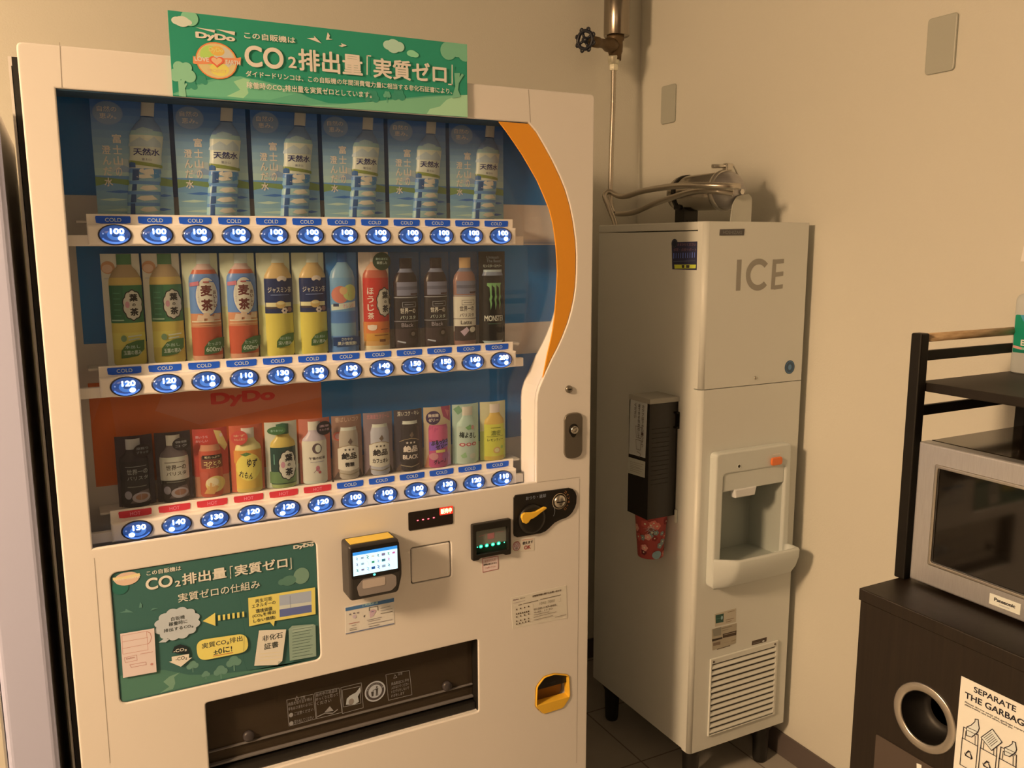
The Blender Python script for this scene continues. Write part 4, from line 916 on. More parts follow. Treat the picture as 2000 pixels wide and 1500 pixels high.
tea_labels = [('green-labelled tea bottle display at the far left of the middle row', 'green-labelled tea bottle display second from left in the middle row'),
              ('red barley tea display in middle row, right beside the green-labelled tea', 'red barley tea display in middle row, next to the navy jasmine tea'),
              ('navy-labelled jasmine tea display in middle row, next to the barley tea', 'navy-labelled jasmine tea display in middle row, next to blue peach soda')]
i = 0
for mk, labs in zip((mk_tea1, mk_mugi, mk_jas), tea_labels):
    o = mk(); o['label'] = labs[0]; place(o, i, 0, Z2B); c = copy_tree(o); c['label'] = labs[1]; place(c, i+1, 0, Z2B); i += 2
# peach soda
PEP = [(0, .024), (.005, .0265), (.150, .0265), (.165, .0225), (.178, .013), (.183, .010), (.200, .010)]
def soda_lab(a):
    a.ell(-.008, .118, .0165, .0175, D(196, 96, 60)); a.ell(.012, .122, .0155, .0165, D(178, 168, 70)); a.ell(-.002, .126, .008, .008, D(206, 140, 70))
    a.poly([(-.025, .086), (.025, .092), (.025, .104), (-.025, .098)], D(190, 170, 166)); a.txt('オレンジ', .008, .095, .024, .0085, D(196, 110, 100), .01); a.rect(-.022, .094, -.012, .100, D(40, 46, 60))
def soda_badge(a): a.rect(-.026, .014, .030, .032, D(26, 52, 80)); a.txt('さわやか', .002, .0275, .024, .006, D(196, 200, 200), .01); a.txt('果汁微炭酸!', .002, .019, .040, .0075, D(196, 200, 200), .02)
o = display('drink_display', 'blue clear peach soda bottle display in the middle of the middle row', 'drink display', W2, H2, [(0, .45, D(70, 100, 124)), (.45, 1, D(44, 96, 122))], PEP, [(.183, .200, D(44, 84, 116))], [(0, .034, D(84, 112, 134)), (.034, .060, D(110, 134, 150)), (.060, .084, D(70, 100, 126)), (.134, .152, D(104, 130, 150)), (.152, .183, D(120, 138, 150))], [(.084, .134, D(96, 126, 140))], label_art=soda_lab, badge_art=soda_badge)
place(o, 6, 0, Z2B)
# roasted tea
def hoji_lab(a):
    c0 = .003
    a.rect(c0-.029, .036, c0+.029, .060, D(214, 96, 30)); a.rect(c0-.029, .020, c0+.029, .036, D(206, 124, 30)); a.vtxt('ほうじ茶', c0-.016, .132, .068, .015, D(226, 200, 170), .015)
    hanocha(a, c0+.014, .100, 1.08, False); a.ell(c0-.014, .048, .009, .006, D(226, 196, 160)); a.rect(c0-.023, .048, c0-.005, .053, D(226, 196, 160))
    a.line([(c0-.010, .032), (c0+.022, .032)], .0014, D(120, 50, 20)); a.rect(c0-.0, .018, c0+.014, .0235, D(120, 60, 24)); a.line([(c0+.004, .044), (c0+.022, .044)], .0014, D(120, 50, 20))
def hoji_badge(a): a.ell(.0125, .184, .0205, .0185, D(34, 52, 26)); a.txt('飲むほどに', .0125, .189, .028, .005, D(170, 176, 120), .01); a.txt('実感した', .0125, .181, .024, .006, D(190, 190, 130), .01)
o = display('drink_display', 'orange-red roasted tea display with dark green round sticker in the middle row', 'drink display', W2, H2, [(0, 1, D(236, 206, 120))], TEAP, [(.183, .202, D(226, 206, 170))], [(0, .010, D(226, 170, 100)), (.010, .020, D(206, 130, 50)), (.150, .166, D(186, 76, 40)), (.166, .183, D(206, 130, 76))], [(.020, .060, D(206, 110, 34)), (.060, .150, D(196, 40, 24))], cx=.003, label_art=hoji_lab, badge_art=hoji_badge)
place(o, 7, 0, Z2B)
# coffee bottles on clear cards
COFP = [(0, .024), (.004, .0265), (.140, .0265), (.152, .0235), (.160, .018), (.163, .0155), (.166, .0135), (.190, .0135)]
def cof_lab(black):
    def f(a):
        LT = D(150, 130, 104) if black else D(70, 54, 44); DKc = D(34, 26, 24) if black else D(206, 190, 160)
        a.rect(-.022, .112, .026, .140, D(120, 104, 96)); a.rect(-.022, .124, .026, .131, D(96, 82, 76)); a.rect(.006, .113, .024, .1165, D(70, 40, 34)); a.line([(-.026, .108), (.026, .108)], .0018, D(160, 138, 108))
        a.rect(-.027, .030, .027, .106, DKc); a.line([(-.012, .098), (.018, .098), (.018, .088), (-.012, .088)], .0008, LT, closed=True); a.line([(-.008, .093), (.012, .093)], .0012, LT)
        a.txt('世界一の', .000, .080, .034, .0115, D(206, 190, 160) if black else D(60, 44, 36), .015); a.txt('バリスタ', .000, .066, .034, .0075, D(190, 174, 146) if black else D(60, 44, 36), .01); a.line([(-.027, .058), (.027, .058)], .0012, LT)
        a.txt('Black' if black else 'Latte', -.002, .050, .026, .0085, D(150, 120, 96) if black else D(60, 44, 36), .01)
        a.rect(-.026, .010, .026, .042, D(60, 40, 32)); a.ell(.010, .030, .0105, .0105, D(44, 30, 26)); a.ell(.010, .031, .0075, .0070, D(30, 20, 16)); a.ell(.010, .031, .005, .0045, D(110, 84, 60)); a.line([(-.022, .016), (-.008, .013)], .003, D(170, 150, 130)) if black else a.poly([(-.016, .030), (-.002, .040), (.004, .032), (-.008, .020)], D(190, 140, 120))
        if not black: a.ell(.013, .034, .008, .006, D(206, 176, 150))
    return f
def mk_cof(black):
    liq = D(52, 34, 28) if black else D(150, 92, 62)
    return display('drink_display', 'x', 'drink display', W2, H2, None, COFP, [(.168, .190, D(40, 26, 24) if black else D(206, 140, 70))], [(0, .010, liq), (.142, .160, liq), (.160, .168, D(120, 106, 96))], [(.010, .142, liq)], label_art=cof_lab(black))
o = mk_cof(True); o['group'] = 'black coffee bottle displays in the middle row'; o['label'] = 'dark black-coffee bottle display in middle row, next to the orange-red roasted tea'; place(o, 8, 0, Z2B)
c = copy_tree(o); c['label'] = 'dark black-coffee bottle display in middle row, next to the latte bottle'; place(c, 9, 0, Z2B)
o = mk_cof(False); o['label'] = 'latte coffee bottle display with cream label and orange cap in middle row'; place(o, 10, 0, Z2B)
# energy drink can
CANP = [(0, .021), (.006, .0255), (.150, .0255), (.158, .0225), (.163, .0222)]
def mon_card(a):
    LT = D(130, 120, 96); a.txt('Unleash', .000, .190, .030, .006, LT, 0); a.txt('The Beast!', .003, .182, .036, .006, LT, 0); a.txt('モンスターエナジー', .000, .171, .046, .0065, D(190, 176, 140), .01)
def mon_lab(a):
    GR = D(116, 150, 66)
    for x in (-.012, -.001, .010): a.poly([(x-.006, .134), (x+.006, .134), (x+.0035, .128), (x+.0035, .108), (x+.0052, .104), (x+.003, .096), (x+.0042, .088), (x+.0010, .074), (x+.0002, .090), (x-.0016, .098), (x+.0002, .106), (x-.0010, .124), (x-.006, .128)], GR)
    a.txt('MONSTER', .0, .056, .046, .0125, D(200, 190, 170), .015); a.line([(-.016, .044), (.016, .044)], .0012, D(70, 90, 50))
o = display('drink_display', 'black energy drink can display with green claw marks at right end of middle row', 'drink display', W2, H2, D(30, 24, 20), CANP, [(.158, .163, D(170, 160, 140))], [(0, .006, D(170, 160, 140)), (.150, .158, D(120, 112, 100))], [(.006, .150, D(24, 22, 18))], label_art=mon_lab, card_art=mon_card)
place(o, 11, 0, Z2B)

# --- lower row
SBP = [(0, .023), (.003, .0255), (.086, .0255), (.094, .0235), (.102, .016), (.108, .0125), (.110, .0125), (.130, .0125)]
def bean_lab(cream):
    def f(a):
        LT = D(150, 128, 92) if not cream else D(70, 50, 32)
        if cream: a.rect(-.026, .044, .026, .084, D(206, 180, 124)); a.rect(-.026, .036, .026, .043, D(40, 32, 24))
        a.txt('世界一の', .002, .068, .036, .0105, LT, .015); a.txt('バリスタ', .002, .056, .036, .0075, LT, .01)
        a.line([(-.018, .078), (.018, .078)], .001, LT); a.line([(-.016, .0395), (.016, .0395)], .0018, D(120, 100, 66))
        a.poly([(-.014, .008), (.004, .030), (.020, .032), (.024, .008)], D(110, 80, 60)); a.ell(.006, .018, .016, .010, D(176, 140, 110)); a.ell(.007, .019, .011, .006, D(160, 96, 56)); a.ell(-.016, .024, .006, .008, D(160, 130, 106))
    return f
def small_badge(c, lines, x=.014, z=.112, rx=.016, rz=.0125, tc=(150, 130, 100)):
    def f(a):
        a.ell(x, z, rx, rz, c)
        for i, s in enumerate(lines): a.txt(s, x, z+.0042*(len(lines)-1)-.0075*i, rx*1.3, .0048, D(*tc), .005)
    return f
o = display('drink_display', 'dark coffee bottle display with white cap at far left of the bottom row', 'drink display', W2, H3, D(62, 44, 40), SBP, [(.110, .130, D(190, 160, 150))], [(0, .006, D(50, 38, 32)), (.088, .110, D(60, 44, 38))], [(.006, .088, D(48, 40, 34))], cx=-.002, label_art=bean_lab(False), badge_art=small_badge(D(44, 32, 28), ['深煎り', 'ブラック'], .013, .108)); place(o, 0, 0, Z3B)
o = display('drink_display', 'cream-labelled coffee bottle display second from left in the bottom row', 'drink display', W2, H3, D(56, 40, 36), SBP, [(.110, .130, D(206, 184, 160))], [(0, .006, D(50, 38, 32)), (.088, .110, D(110, 84, 66))], [(.006, .036, D(56, 42, 32)), (.036, .088, D(200, 172, 118))], cx=0, label_art=bean_lab(True), badge_art=small_badge(D(40, 30, 26), ['微糖', 'コク'], .013, .113)); place(o, 1, 0, Z3B)
CANS = [(0, .018), (.006, .0215), (.088, .0215), (.098, .018), (.104, .0165)]
def corn_lab(a):
    a.rect(-.020, .058, .020, .082, D(120, 50, 30)); a.rect(-.018, .076, .018, .084, D(40, 26, 20)); a.txt('粒たっぷり', .0, .080, .028, .0045, D(220, 180, 100), .01); a.txt('コクとろ', .0, .068, .032, .0085, D(226, 170, 80), .03); a.txt('コーン', .0, .060, .024, .005, D(226, 170, 80), .02)
    a.ell(.004, .026, .019, .016, D(214, 164, 70)); a.ell(-.002, .030, .012, .009, D(226, 190, 100)); a.poly([(-.018, .008), (-.006, .030), (.010, .020), (.0, .006)], D(206, 130, 50)); a.ell(-.016, .044, .008, .008, D(190, 70, 40))
def corn_card(a):
    a.ell(-.016, .115, .0155, .0135, D(206, 54, 34)); a.txt('熱いうち', -.016, .119, .022, .0055, D(220, 150, 120), .01); a.txt('おいしい', -.016, .111, .022, .005, D(220, 150, 120), .01)
    a.poly([(.006, .132), (.020, .128), (.032, .098), (.026, .088), (.014, .104)], D(214, 160, 70)); a.ell(.020, .120, .003, .004, D(226, 160, 120))
o = display('drink_display', 'red corn soup can display in the bottom row, third from left', 'drink display', W2, H3, [(0, .3, D(196, 110, 60)), (.3, 1, D(196, 56, 34))], CANS, None, [(.092, .104, D(196, 110, 60))], [(0, .092, D(190, 66, 34))], cx=-.002, label_art=corn_lab, card_art=corn_card); place(o, 2, 0, Z3B)
def yuzu_lab(a):
    a.rect(-.026, .060, .026, .085, D(214, 120, 34)); a.ell(.0, .052, .0235, .028, D(224, 176, 50)); a.poly([(-.016, .078), (-.004, .082), (.006, .078), (-.006, .074)], D(84, 110, 40))
    a.txt('ゆず', .006, .060, .020, .018, INK0, .02, rot=-.15); a.txt('れもん', -.006, .036, .026, .013, INK0, .01, rot=-.25)
o = display('drink_display', 'orange and yellow citrus drink display in bottom row, fourth from left', 'drink display', W2, H3, [(0, 1, D(204, 80, 40))], SBP, [(.110, .130, D(206, 170, 120))], [(0, .008, D(204, 150, 50)), (.086, .110, D(214, 176, 84))], [(.008, .086, D(214, 150, 40))], cx=.002, label_art=yuzu_lab, badge_art=small_badge(D(206, 60, 40), ['ゆず', 'れもん果汁'], -.016, .113, .0155, .0145, (230, 160, 90))); place(o, 3, 0, Z3B)
def tea3_lab(a): a.rect(-.026, .010, .026, .034, D(96, 110, 50)); a.line([(-.018, .070), (-.018, .050)], .002, D(90, 120, 80)); hanocha(a, .008, .047, 1.12)
o = display('drink_display', 'small green tea bottle display in bottom row, left of the pink-badged milk tea', 'drink display', W2, H3, D(200, 180, 124), SBP, [(.110, .132, D(50, 84, 44))], [(0, .008, D(150, 140, 60)), (.084, .110, D(200, 150, 50))], [(.008, .084, D(36, 58, 40))], cx=.002, label_art=tea3_lab, badge_art=small_badge(D(62, 96, 40), ['香りあつい'], -.012, .120, .018, .0085, (160, 180, 120))); place(o, 4, 0, Z3B)
def milk_lab(a):
    a.ell(.0, .074, .010, .011, D(90, 62, 50)); a.ell(.002, .074, .006, .008, D(200, 176, 156)); a.txt('午後の紅茶', .0, .054, .034, .006, D(70, 50, 44), .01); a.line([(-.014, .046), (.014, .046)], .001, D(130, 110, 100)); a.ell(.0, .032, .004, .006, D(190, 90, 80)); a.ell(.004, .024, .003, .003, D(176, 60, 50)); a.line([(-.008, .024), (.0, .032)], .001, D(120, 80, 70))
o = display('drink_display', 'white milk tea bottle display with dark round badge in bottom row', 'drink display', W2, H3, D(196, 92, 56), SBP, [(.112, .130, D(206, 180, 160))], [(0, .006, D(196, 170, 150)), (.090, .112, D(190, 150, 130))], [(.006, .090, D(206, 186, 166))], cx=-.002, label_art=milk_lab, badge_art=small_badge(D(40, 30, 30), ['濃厚', 'ミルク感'], .016, .116, .0165, .0145, (190, 130, 110))); place(o, 5, 0, Z3B)
# coffee cans
def zep(kind):
    ink_ = D(40, 32, 26) if kind != 'black' else D(214, 196, 160)
    fld = {'bito': D(210, 186, 134), 'cafe': D(206, 190, 164), 'black': D(46, 36, 30)}[kind]
    def f(a):
        a.poly([(-.022, .022), (-.015, .020), (.0, .018), (.015, .020), (.022, .022), (.022, .066), (.012, .071), (.0, .073), (-.012, .071), (-.022, .066)], fld)
        a.line([(-.022, .066), (-.012, .071), (.0, .073), (.012, .071), (.022, .066)], .0014, D(150, 110, 60))
        for x in (-.008, 0, .008): a.poly([(x+(.0032 if i % 2 == 0 else .0014)*math.cos(PI/2+i*PI/5), .0635+(.0032 if i % 2 == 0 else .0014)*math.sin(PI/2+i*PI/5)) for i in range(10)], ink_)
        a.txt('絶品', .0, .050, .032, .0145, ink_, .035)
        a.txt({'bito': '微糖', 'cafe': 'カフェオレ', 'black': 'BLACK'}[kind], .0, .032, .020 if kind == 'bito' else .034, .0095, ink_, .03)
        a.line([(-.020, .014), (.0, .010), (.020, .014)], .002, D(150, 116, 70)); a.poly([(-.003, .080), (.003, .088), (.007, .080), (.002, .074)], D(110, 78, 50))
    return f
ZP = [(0, .017), (.005, .0215), (.094, .0205), (.108, .0165), (.111, .0168)]
def zcard(t, c, red=False):
    def f(a):
        a.txt(t, .0, .1265, .050, .0105, c, .02)
        if red: a.ell(-.020, .092, .010, .0095, D(196, 80, 50)); a.ell(-.020, .092, .006, .006, D(206, 130, 100))
        a.poly([(-.032, .0), (-.012, .0), (-.022, .016)], D(96, 66, 44)); a.poly([(.032, .0), (.014, .0), (.026, .018)], D(84, 58, 40))
    return f
for idx, kind, lab_, bg_, body, t_, tc in ((6, 'bito', 'brown low-sugar coffee can display with red dot, first of the bottom-row coffee cans', D(150, 96, 62), D(176, 140, 96), '香ばしいコク', D(200, 140, 90)), (7, 'cafe', 'cream cafe au lait can display, middle of the three bottom-row coffee cans', D(140, 100, 80), D(176, 150, 122), '北海道生クリーム', D(200, 110, 90)), (8, 'black', 'black coffee can display with gold top, last of the bottom-row coffee cans', D(70, 54, 48), D(50, 38, 32), '深いコク・キレ', D(206, 190, 170))):
    o = display('drink_display', lab_, 'drink display', W2, H3, bg_, ZP, [(.104, .111, D(196, 170, 126))], [(.090, .104, body)], [(0, .090, body)], cx=.002, label_art=zep(kind), card_art=zcard(t_, tc, kind == 'bito')); place(o, idx, 0, Z3B)
def jelly_lab(a):
    a.poly([(-.022, .084), (-.012, .094), (.012, .092), (.022, .080), (.022, .060), (-.022, .064)], D(206, 70, 84)); a.poly([(-.022, .038), (.022, .046), (.022, .062), (-.022, .058)], D(130, 70, 130)); a.txt('ぷるっシュ', .0, .058, .040, .011, INK0, .05, rot=.15); a.txt('ゼリー', .004, .048, .030, .010, D(40, 20, 40), .05, rot=.12)
    a.rect(-.010, .034, .012, .040, D(206, 160, 60)); a.txt('グレープ', .0, .014, .030, .010, D(50, 20, 40), .03, rot=.1); a.ell(.014, .024, .010, .010, D(170, 70, 100)); a.ell(-.014, .026, .009, .008, D(200, 110, 90))
def jelly_card(a):
    a.ell(-.011, .111, .0165, .0155, D(70, 46, 62)); a.txt('微炭酸', -.011, .116, .024, .0075, D(220, 206, 196), .03); a.txt('ゼリー', -.011, .106, .022, .0075, D(220, 206, 196), .03); a.poly([(.006, .135), (.030, .135), (.030, .100), (.012, .112)], D(176, 56, 70)); a.poly([(.016, .128), (.028, .124), (.024, .110)], D(206, 90, 80))
    a.poly([(-.032, .0), (-.010, .0), (-.024, .030)], D(196, 110, 60)); a.poly([(.032, .0), (.010, .0), (.028, .040)], D(206, 120, 130))
o = display('drink_display', 'pink grape jelly soda can display with purple badge in the bottom row', 'drink display', W2, H3, D(196, 150, 90), [(0, .019), (.005, .0225), (.088, .0225), (.096, .020)], None, None, [(0, .096, D(190, 60, 80))], label_art=jelly_lab, card_art=jelly_card); place(o, 9, 0, Z3B)
def ume_lab(a):
    a.txt('梅よろし', .0, .066, .040, .014, D(44, 50, 34), .03, rot=-.1); a.poly([(-.008, .084), (.004, .090), (.010, .080), (-.002, .078)], D(120, 150, 70)); a.ell(.010, .083, .004, .005, D(196, 120, 90))
    for x in (-.014, 0, .014): a.ell(x, .045, .0062, .0040, D(190, 60, 54)); a.ell(x, .045, .0036, .0022, D(220, 190, 160))
    a.poly([(-.018, .020), (-.008, .028), (-.004, .016), (-.014, .014)], D(150, 166, 90)); a.ell(.010, .018, .008, .006, D(200, 190, 130))
def ume_card(a): a.poly([(-.030, .125), (-.018, .133), (-.008, .120), (-.020, .112)], D(120, 146, 84))
o = display('drink_display', 'pale green plum drink display with three red dots in the bottom row', 'drink display', W2, H3, [(0, 1, D(176, 180, 130))], SBP, [(.110, .130, D(206, 200, 176))], [(0, .010, D(186, 180, 120)), (.086, .110, D(176, 176, 130))], [(.010, .086, D(182, 184, 134))], cx=.002, label_art=ume_lab, card_art=ume_card); place(o, 10, 0, Z3B)
def lem_lab(a):
    G_ = D(70, 76, 24); a.txt('濃密', .0, .064, .024, .0115, G_, .0); a.txt('レモンティー', .0, .048, .038, .0065, G_, .01); a.line([(-.012, .076), (.012, .076)], .0012, G_); a.line([(-.020, .056), (.020, .056)], .0008, G_); a.ell(.002, .024, .009, .0075, D(206, 140, 60)); a.ell(.002, .024, .006, .005, D(214, 190, 90)); a.ell(.016, .030, .004, .004, D(160, 160, 50))
o = display('drink_display', 'yellow lemon tea bottle display at the right end of the bottom row', 'drink display', W2, H3, [(0, .5, D(196, 176, 70)), (.5, 1, D(206, 196, 100))], SBP, [(.110, .130, D(216, 200, 160))], [(0, .010, D(206, 150, 40)), (.084, .110, D(214, 150, 50))], [(.010, .084, D(206, 180, 40))], cx=.002, label_art=lem_lab); place(o, 11, 0, Z3B)
# card ledges
for zz in (Z1B, Z2B, Z3B):
    MB().box(0.03, 0.905, 0.078, 0.1295, zz-.0050, zz-.0012).build('display_ledge', RAILW, vm)

# ------------------------------------------------------------------ ice machine
IX0, IX1, IY0, IY1, IZ0, IZ1 = 1.4255, 1.778, 0.070, 0.552, 0.131, 1.570
IP = Plane('Y', IY0)
ice = thing('ice_machine', 'tall cream ice dispenser with ICE lettering standing in the room corner', 'ice machine', (1.60, 0.31, 0))
zs = 1.1455
seamY = IY0+0.026
ca_ = MB(); xa, xb, ya, yb_, za, zb_ = IX0+.001, IX1-.004, IY0+.029, IY1, IZ0+.002, 1.5465
ca_.box(xa, xa+.003, ya, yb_, za, zb_).box(xb-.003, xb, ya, yb_, za, zb_).box(xa+.003, xb-.003, yb_-.003, yb_, za, zb_).box(xa+.003, xb-.003, ya, yb_-.003, za, za+.003).box(xa+.003, xb-.003, ya, yb_-.003, zb_-.003, zb_)
ca_.build('cabinet', ICEW, ice)
b = MB(); b.box(IX0, IX1-.004, IY0+.030, IY1+.002, 1.5490, IZ1, 0.003); b.build('top_cover', ICEW, ice)
def front_panel(z0, z1, hole=None):
    n = 6; r = 0.012; t = bmesh.new()
    P = [(IX0-.0008, IY0+.030)]+[(IX0-.0008+r-r*math.cos(PI/2*i/n), IY0+r-r*math.sin(PI/2*i/n)) for i in range(n+1)]+[(IX1-.003, IY0), (IX1, IY0+.003), (IX1, IY0+.030)]
    lo = [t.verts.new((x, y, z0)) for x, y in P]; hi = [t.verts.new((x, y, z1)) for x, y in P]
    for i in range(len(P)):
        j = (i+1) % len(P); f = t.faces.new((lo[i], lo[j], hi[j], hi[i])); f.smooth = 1 <= i <= n
    t.faces.new(lo[::-1]); t.faces.new(hi)
    bmesh.ops.recalc_face_normals(t, faces=t.faces[:])
    m = MB(); m.merge(t); return m
front_panel(zs+.0008, IZ1).build('upper_panel', ICEW, ice)
def cut_box(mb, name, m, parent, box):
    o = mb.build(name, m, parent); c = MB().box(*box).build('cutter', m)
    md = o.modifiers.new('b', 'BOOLEAN'); md.object = c; md.operation = 'DIFFERENCE'; md.solver = 'EXACT'
    c.location = -root_of(parent).location
    o.parent = None
    bpy.context.view_layer.update()
    me = bpy.data.meshes.new_from_object(o.evaluated_get(bpy.context.evaluated_depsgraph_get()))
    o.modifiers.clear(); o.data = me; me.name = name; o.parent = parent
    cm = c.data; bpy.data.objects.remove(c); bpy.data.meshes.remove(cm); return o
lp = cut_box(front_panel(IZ0, zs-.0012), 'lower_panel', ICEW, ice, (1.4882, 1.7053, IY0-.01, IY0+.06, 0.6628, 0.9213))
# vent grille let into the lower panel
gq = [IP.at(*p) for p in ((1386, 1284), (1517.6, 1252.4), (1510, 1393), (1381, 1437))]
gx0, gx1, gz0, gz1 = (gq[0][0]+gq[3][0])/2, (gq[1][0]+gq[2][0])/2, (gq[2][1]+gq[3][1])/2, (gq[0][1]+gq[1][1])/2
gr = MB().plate([(gx0, gz0), (gx1, gz0), (gx1, gz1), (gx0, gz1)], [[(gx0+.004, gz0+.003), (gx1-.008, gz0+.003), (gx1-.008, gz1-.015), (gx0+.004, gz1-.015)]], IP, 0.0062, 0.0002, 0.001).build('vent_grille', ICEW, ice)
MB().box(gx0+.004, gx1-.008, IY0-.0012, IY0-.0002, gz0+.003, gz1-.015).build('vent_back', mat('vent_dark', A(66, 48, 32), 0.7), gr)
n = 12
for i in range(n):
    z = gz0+.006+(gz1-gz0-.020)*(i+.5)/n; hh = (gz1-gz0-.018)/n
    b = MB(); y0, y1 = IY0-.0066, IY0-.0014
    for (a0, b0), (a1, b1) in (((y1, z+hh*.14), (y0, z-hh*.24)), ((y0, z-hh*.24), (y0, z-hh*.40)), ((y0, z-hh*.40), (y1, z+hh*.02))):
        b.quad((gx0+.004, a0, b0), (gx1-.008, a0, b0), (gx1-.008, a1, b1), (gx0+.004, a1, b1))
    b.build('slat', ICEW, gr)
for x, z in ((gx0+.009, gz1-.008), (gx1-.013, gz1-.0075)): turned(Plane('Y', IY0-.0062), x, z, [(0.0032, 0), (0.0030, 0.0012), (0.0001, 0.0014)], 12).build('screw', mat('screw_dark', A(70, 50, 32), 0.5), gr)
sc = Plane('Y', IY0).at(1475.5, 738); turned(IP, sc[0], sc[1], [(0.0048, 0), (0.0045, 0.0015), (0.002, 0.003), (0.0001, 0.0032)], 16).build('panel_screw', STEEL, ice)
# lettering and badge
a = Art(0.0004, pl=IP, k=.26667, ox=1140, oy=400)
IC = A(142, 114, 80)
a.ppoly([(1123, 402), (1156, 401), (1146, 628), (1114, 630)], IC)
ex0, ez0 = a.px(1185, 632); ex1, ez1 = a.px(1345, 393); cx, cz, ro = (ex0+ex1)/2+.006, (ez0+ez1)/2, (ez1-ez0)/2
rox = (ex1-ex0)*.60; th = .0150
out = [(cx+rox*math.cos(t), cz+ro*math.sin(t)) for t in [math.radians(42+276*i/40) for i in range(41)]]
inn = [(cx+(rox-th)*math.cos(t), cz+(ro-th)*math.sin(t)) for t in [math.radians(318-276*i/40) for i in range(41)]]
Vc = out+inn[::-1]; a.shape(Vc, [(i, i+1, 41+i+1, 41+i) for i in range(40)], IC)
for P in ([(1385, 400), (1412, 400), (1397, 620), (1370, 620)], [(1410, 400), (1467, 396), (1465, 428), (1408, 432)], [(1400, 496), (1462, 488), (1460, 520), (1398, 528)], [(1395, 590), (1458, 582), (1455, 612), (1393, 622)]): a.ppoly(P, IC)
a.build('ice_lettering', IP.to3, ice)
bq = [IP.at(*p) for p in ((1406, 448), (1453.5, 447), (1452, 459.5), (1405, 460))]
bd = Board([mat('badge_brown', A(74, 58, 42), 0.35)]); bd.plate([bq[3], bq[2], bq[1], bq[0]], [], IP, 0.0015, 0.0)
a = Art(0.0018, pl=IP); a.tb('HOSHIZAKI', (1411, 457), (1448, 456), (1411, 450.5), A(120, 98, 72), .01)
a.build('name_badge', IP.to3, ice, extra=bd)
rb = IP.at(1542, 717)
bd = Board([mat('badge_teal', A(52, 62, 62), 0.3)]); bd.plate(ellipse(*rb, .0175, .0185), [], IP, 0.001, 0.0)
a = Art(0.0013); a.line(ellipse(*rb, .0148, .0158, 28), .0016, A(104, 116, 110), closed=True); a.ell(rb[0], rb[1], .0062, .0075, A(96, 108, 104))
a.build('round_badge', IP.to3, ice, extra=bd)
# labels between dispenser and grille
def art_eco(a):
    a.ppoly([(372, 415), (532, 378), (525, 545), (375, 575)], A(44, 62, 40)); a.pell(495, 462, 20, 38, A(130, 132, 104)); a.pline([(380, 490), (470, 470)], .001, A(90, 104, 70))
    for (u0, v0), (u1, v1) in (((610, 355), (738, 325)), ((570, 510), (730, 470)), ((575, 548), (680, 522))): a.pline([(u0, v0), (u1, v1)], .0016, A(120, 86, 50))
sticker('energy_label', [(355, 395), (772, 278), (770, 545), (365, 640)], A(176, 140, 96), art_eco, lp, IP, .1, 1360, 1160, label='white label with a dark green square')
def art_rate(a):
    a.ppoly([(320, 690), (480, 640), (480, 800), (330, 830)], A(128, 104, 70)); a.pline([(490, 680), (690, 625)], .002, A(120, 94, 60)); a.pline([(500, 720), (620, 690)], .0016, A(130, 102, 66))
    a.ppoly([(510, 782), (780, 710), (775, 800), (515, 860)], A(70, 46, 26)); a.pline([(530, 800), (765, 742)], .0014, A(150, 116, 78)); a.ppoly([(302, 885), (505, 840), (505, 870), (305, 930)], A(48, 32, 18))
    a.ppoly([(325, 960), (465, 920), (465, 985), (325, 1015)], A(116, 84, 54)); a.pline([(680, 920), (760, 892)], .002, A(128, 96, 58)); a.pline([(400, 1080), (655, 1005)], .0018, A(104, 74, 44)); a.pline([(500, 960), (650, 925)], .001, A(150, 112, 76))
sticker('rating_label', [(300, 690), (785, 570), (770, 960), (310, 1100)], A(160, 126, 84), art_rate, lp, IP, .1, 1360, 1160)
def art_s(a): a.pell(1305, 918, 22, 16, A(196, 164, 124)); a.pline([(1110, 966), (1240, 932)], .0016, A(120, 94, 66))
sticker('model_label', [(1090, 920), (1375, 843), (1365, 928), (1080, 1005)], A(78, 54, 34), art_s, lp, IP, .1, 1360, 1160)
# dispenser
dfront = IY0-0.028
DP = Plane('Y', dfront)
dx0, dx1, dz0, dz1 = 1.4610, 1.7310, 0.612, 0.980
hole = rounded([(1.4885, 0.6625), (1.7050, 0.6625), (1.7050, 0.921), (1.4885, 0.921)], 0.012)
disp = MB().plate(rounded([(dx0, 0.612), (dx0, dz1), (dx1-.006, dz1), (dx1+.001, 0.612)][::-1], 0.014), [hole], DP, 0.0, -0.0278, 0.006, res=3).build('dispenser', DISPW, ice)
b = MB()
hx0, hx1, hz0, hz1 = 1.4880, 1.7055, 0.6630, 0.9215
yb = dfront+.120
b.quad((hx0, dfront+.004, hz0), (hx0, dfront+.004, hz1), (hx0+.004, yb, hz1-.03), (hx0+.004, yb, hz0)); b.quad((hx1, dfront+.004, hz0), (hx1, dfront+.004, hz1), (hx1-.010, yb, hz1-.03), (hx1-.010, yb, hz0))
b.quad((hx0, dfront+.004, hz1), (hx1, dfront+.004, hz1), (hx1-.010, yb, hz1-.045), (hx0+.004, yb, hz1-.045)); b.quad((hx0+.004, yb, hz0), (hx1-.010, yb, hz0), (hx1-.010, yb, hz1-.045), (hx0+.004, yb, hz1-.045))
b.quad((hx0, dfront+.002, hz0+.001), (hx1, dfront+.002, hz0+.001), (hx1-.010, yb, hz0+.001), (hx0+.004, yb, hz0+.001)); b.build('niche', mat('niche_plastic', A(160, 136, 98), 0.4), disp)
MB().plate([(1.4885, 0.872), (1.7050, 0.872), (1.7050, 0.9245), (1.4885, 0.9245)], [], DP, -0.004, -0.020, 0.004).build('hood', DISPW, disp)
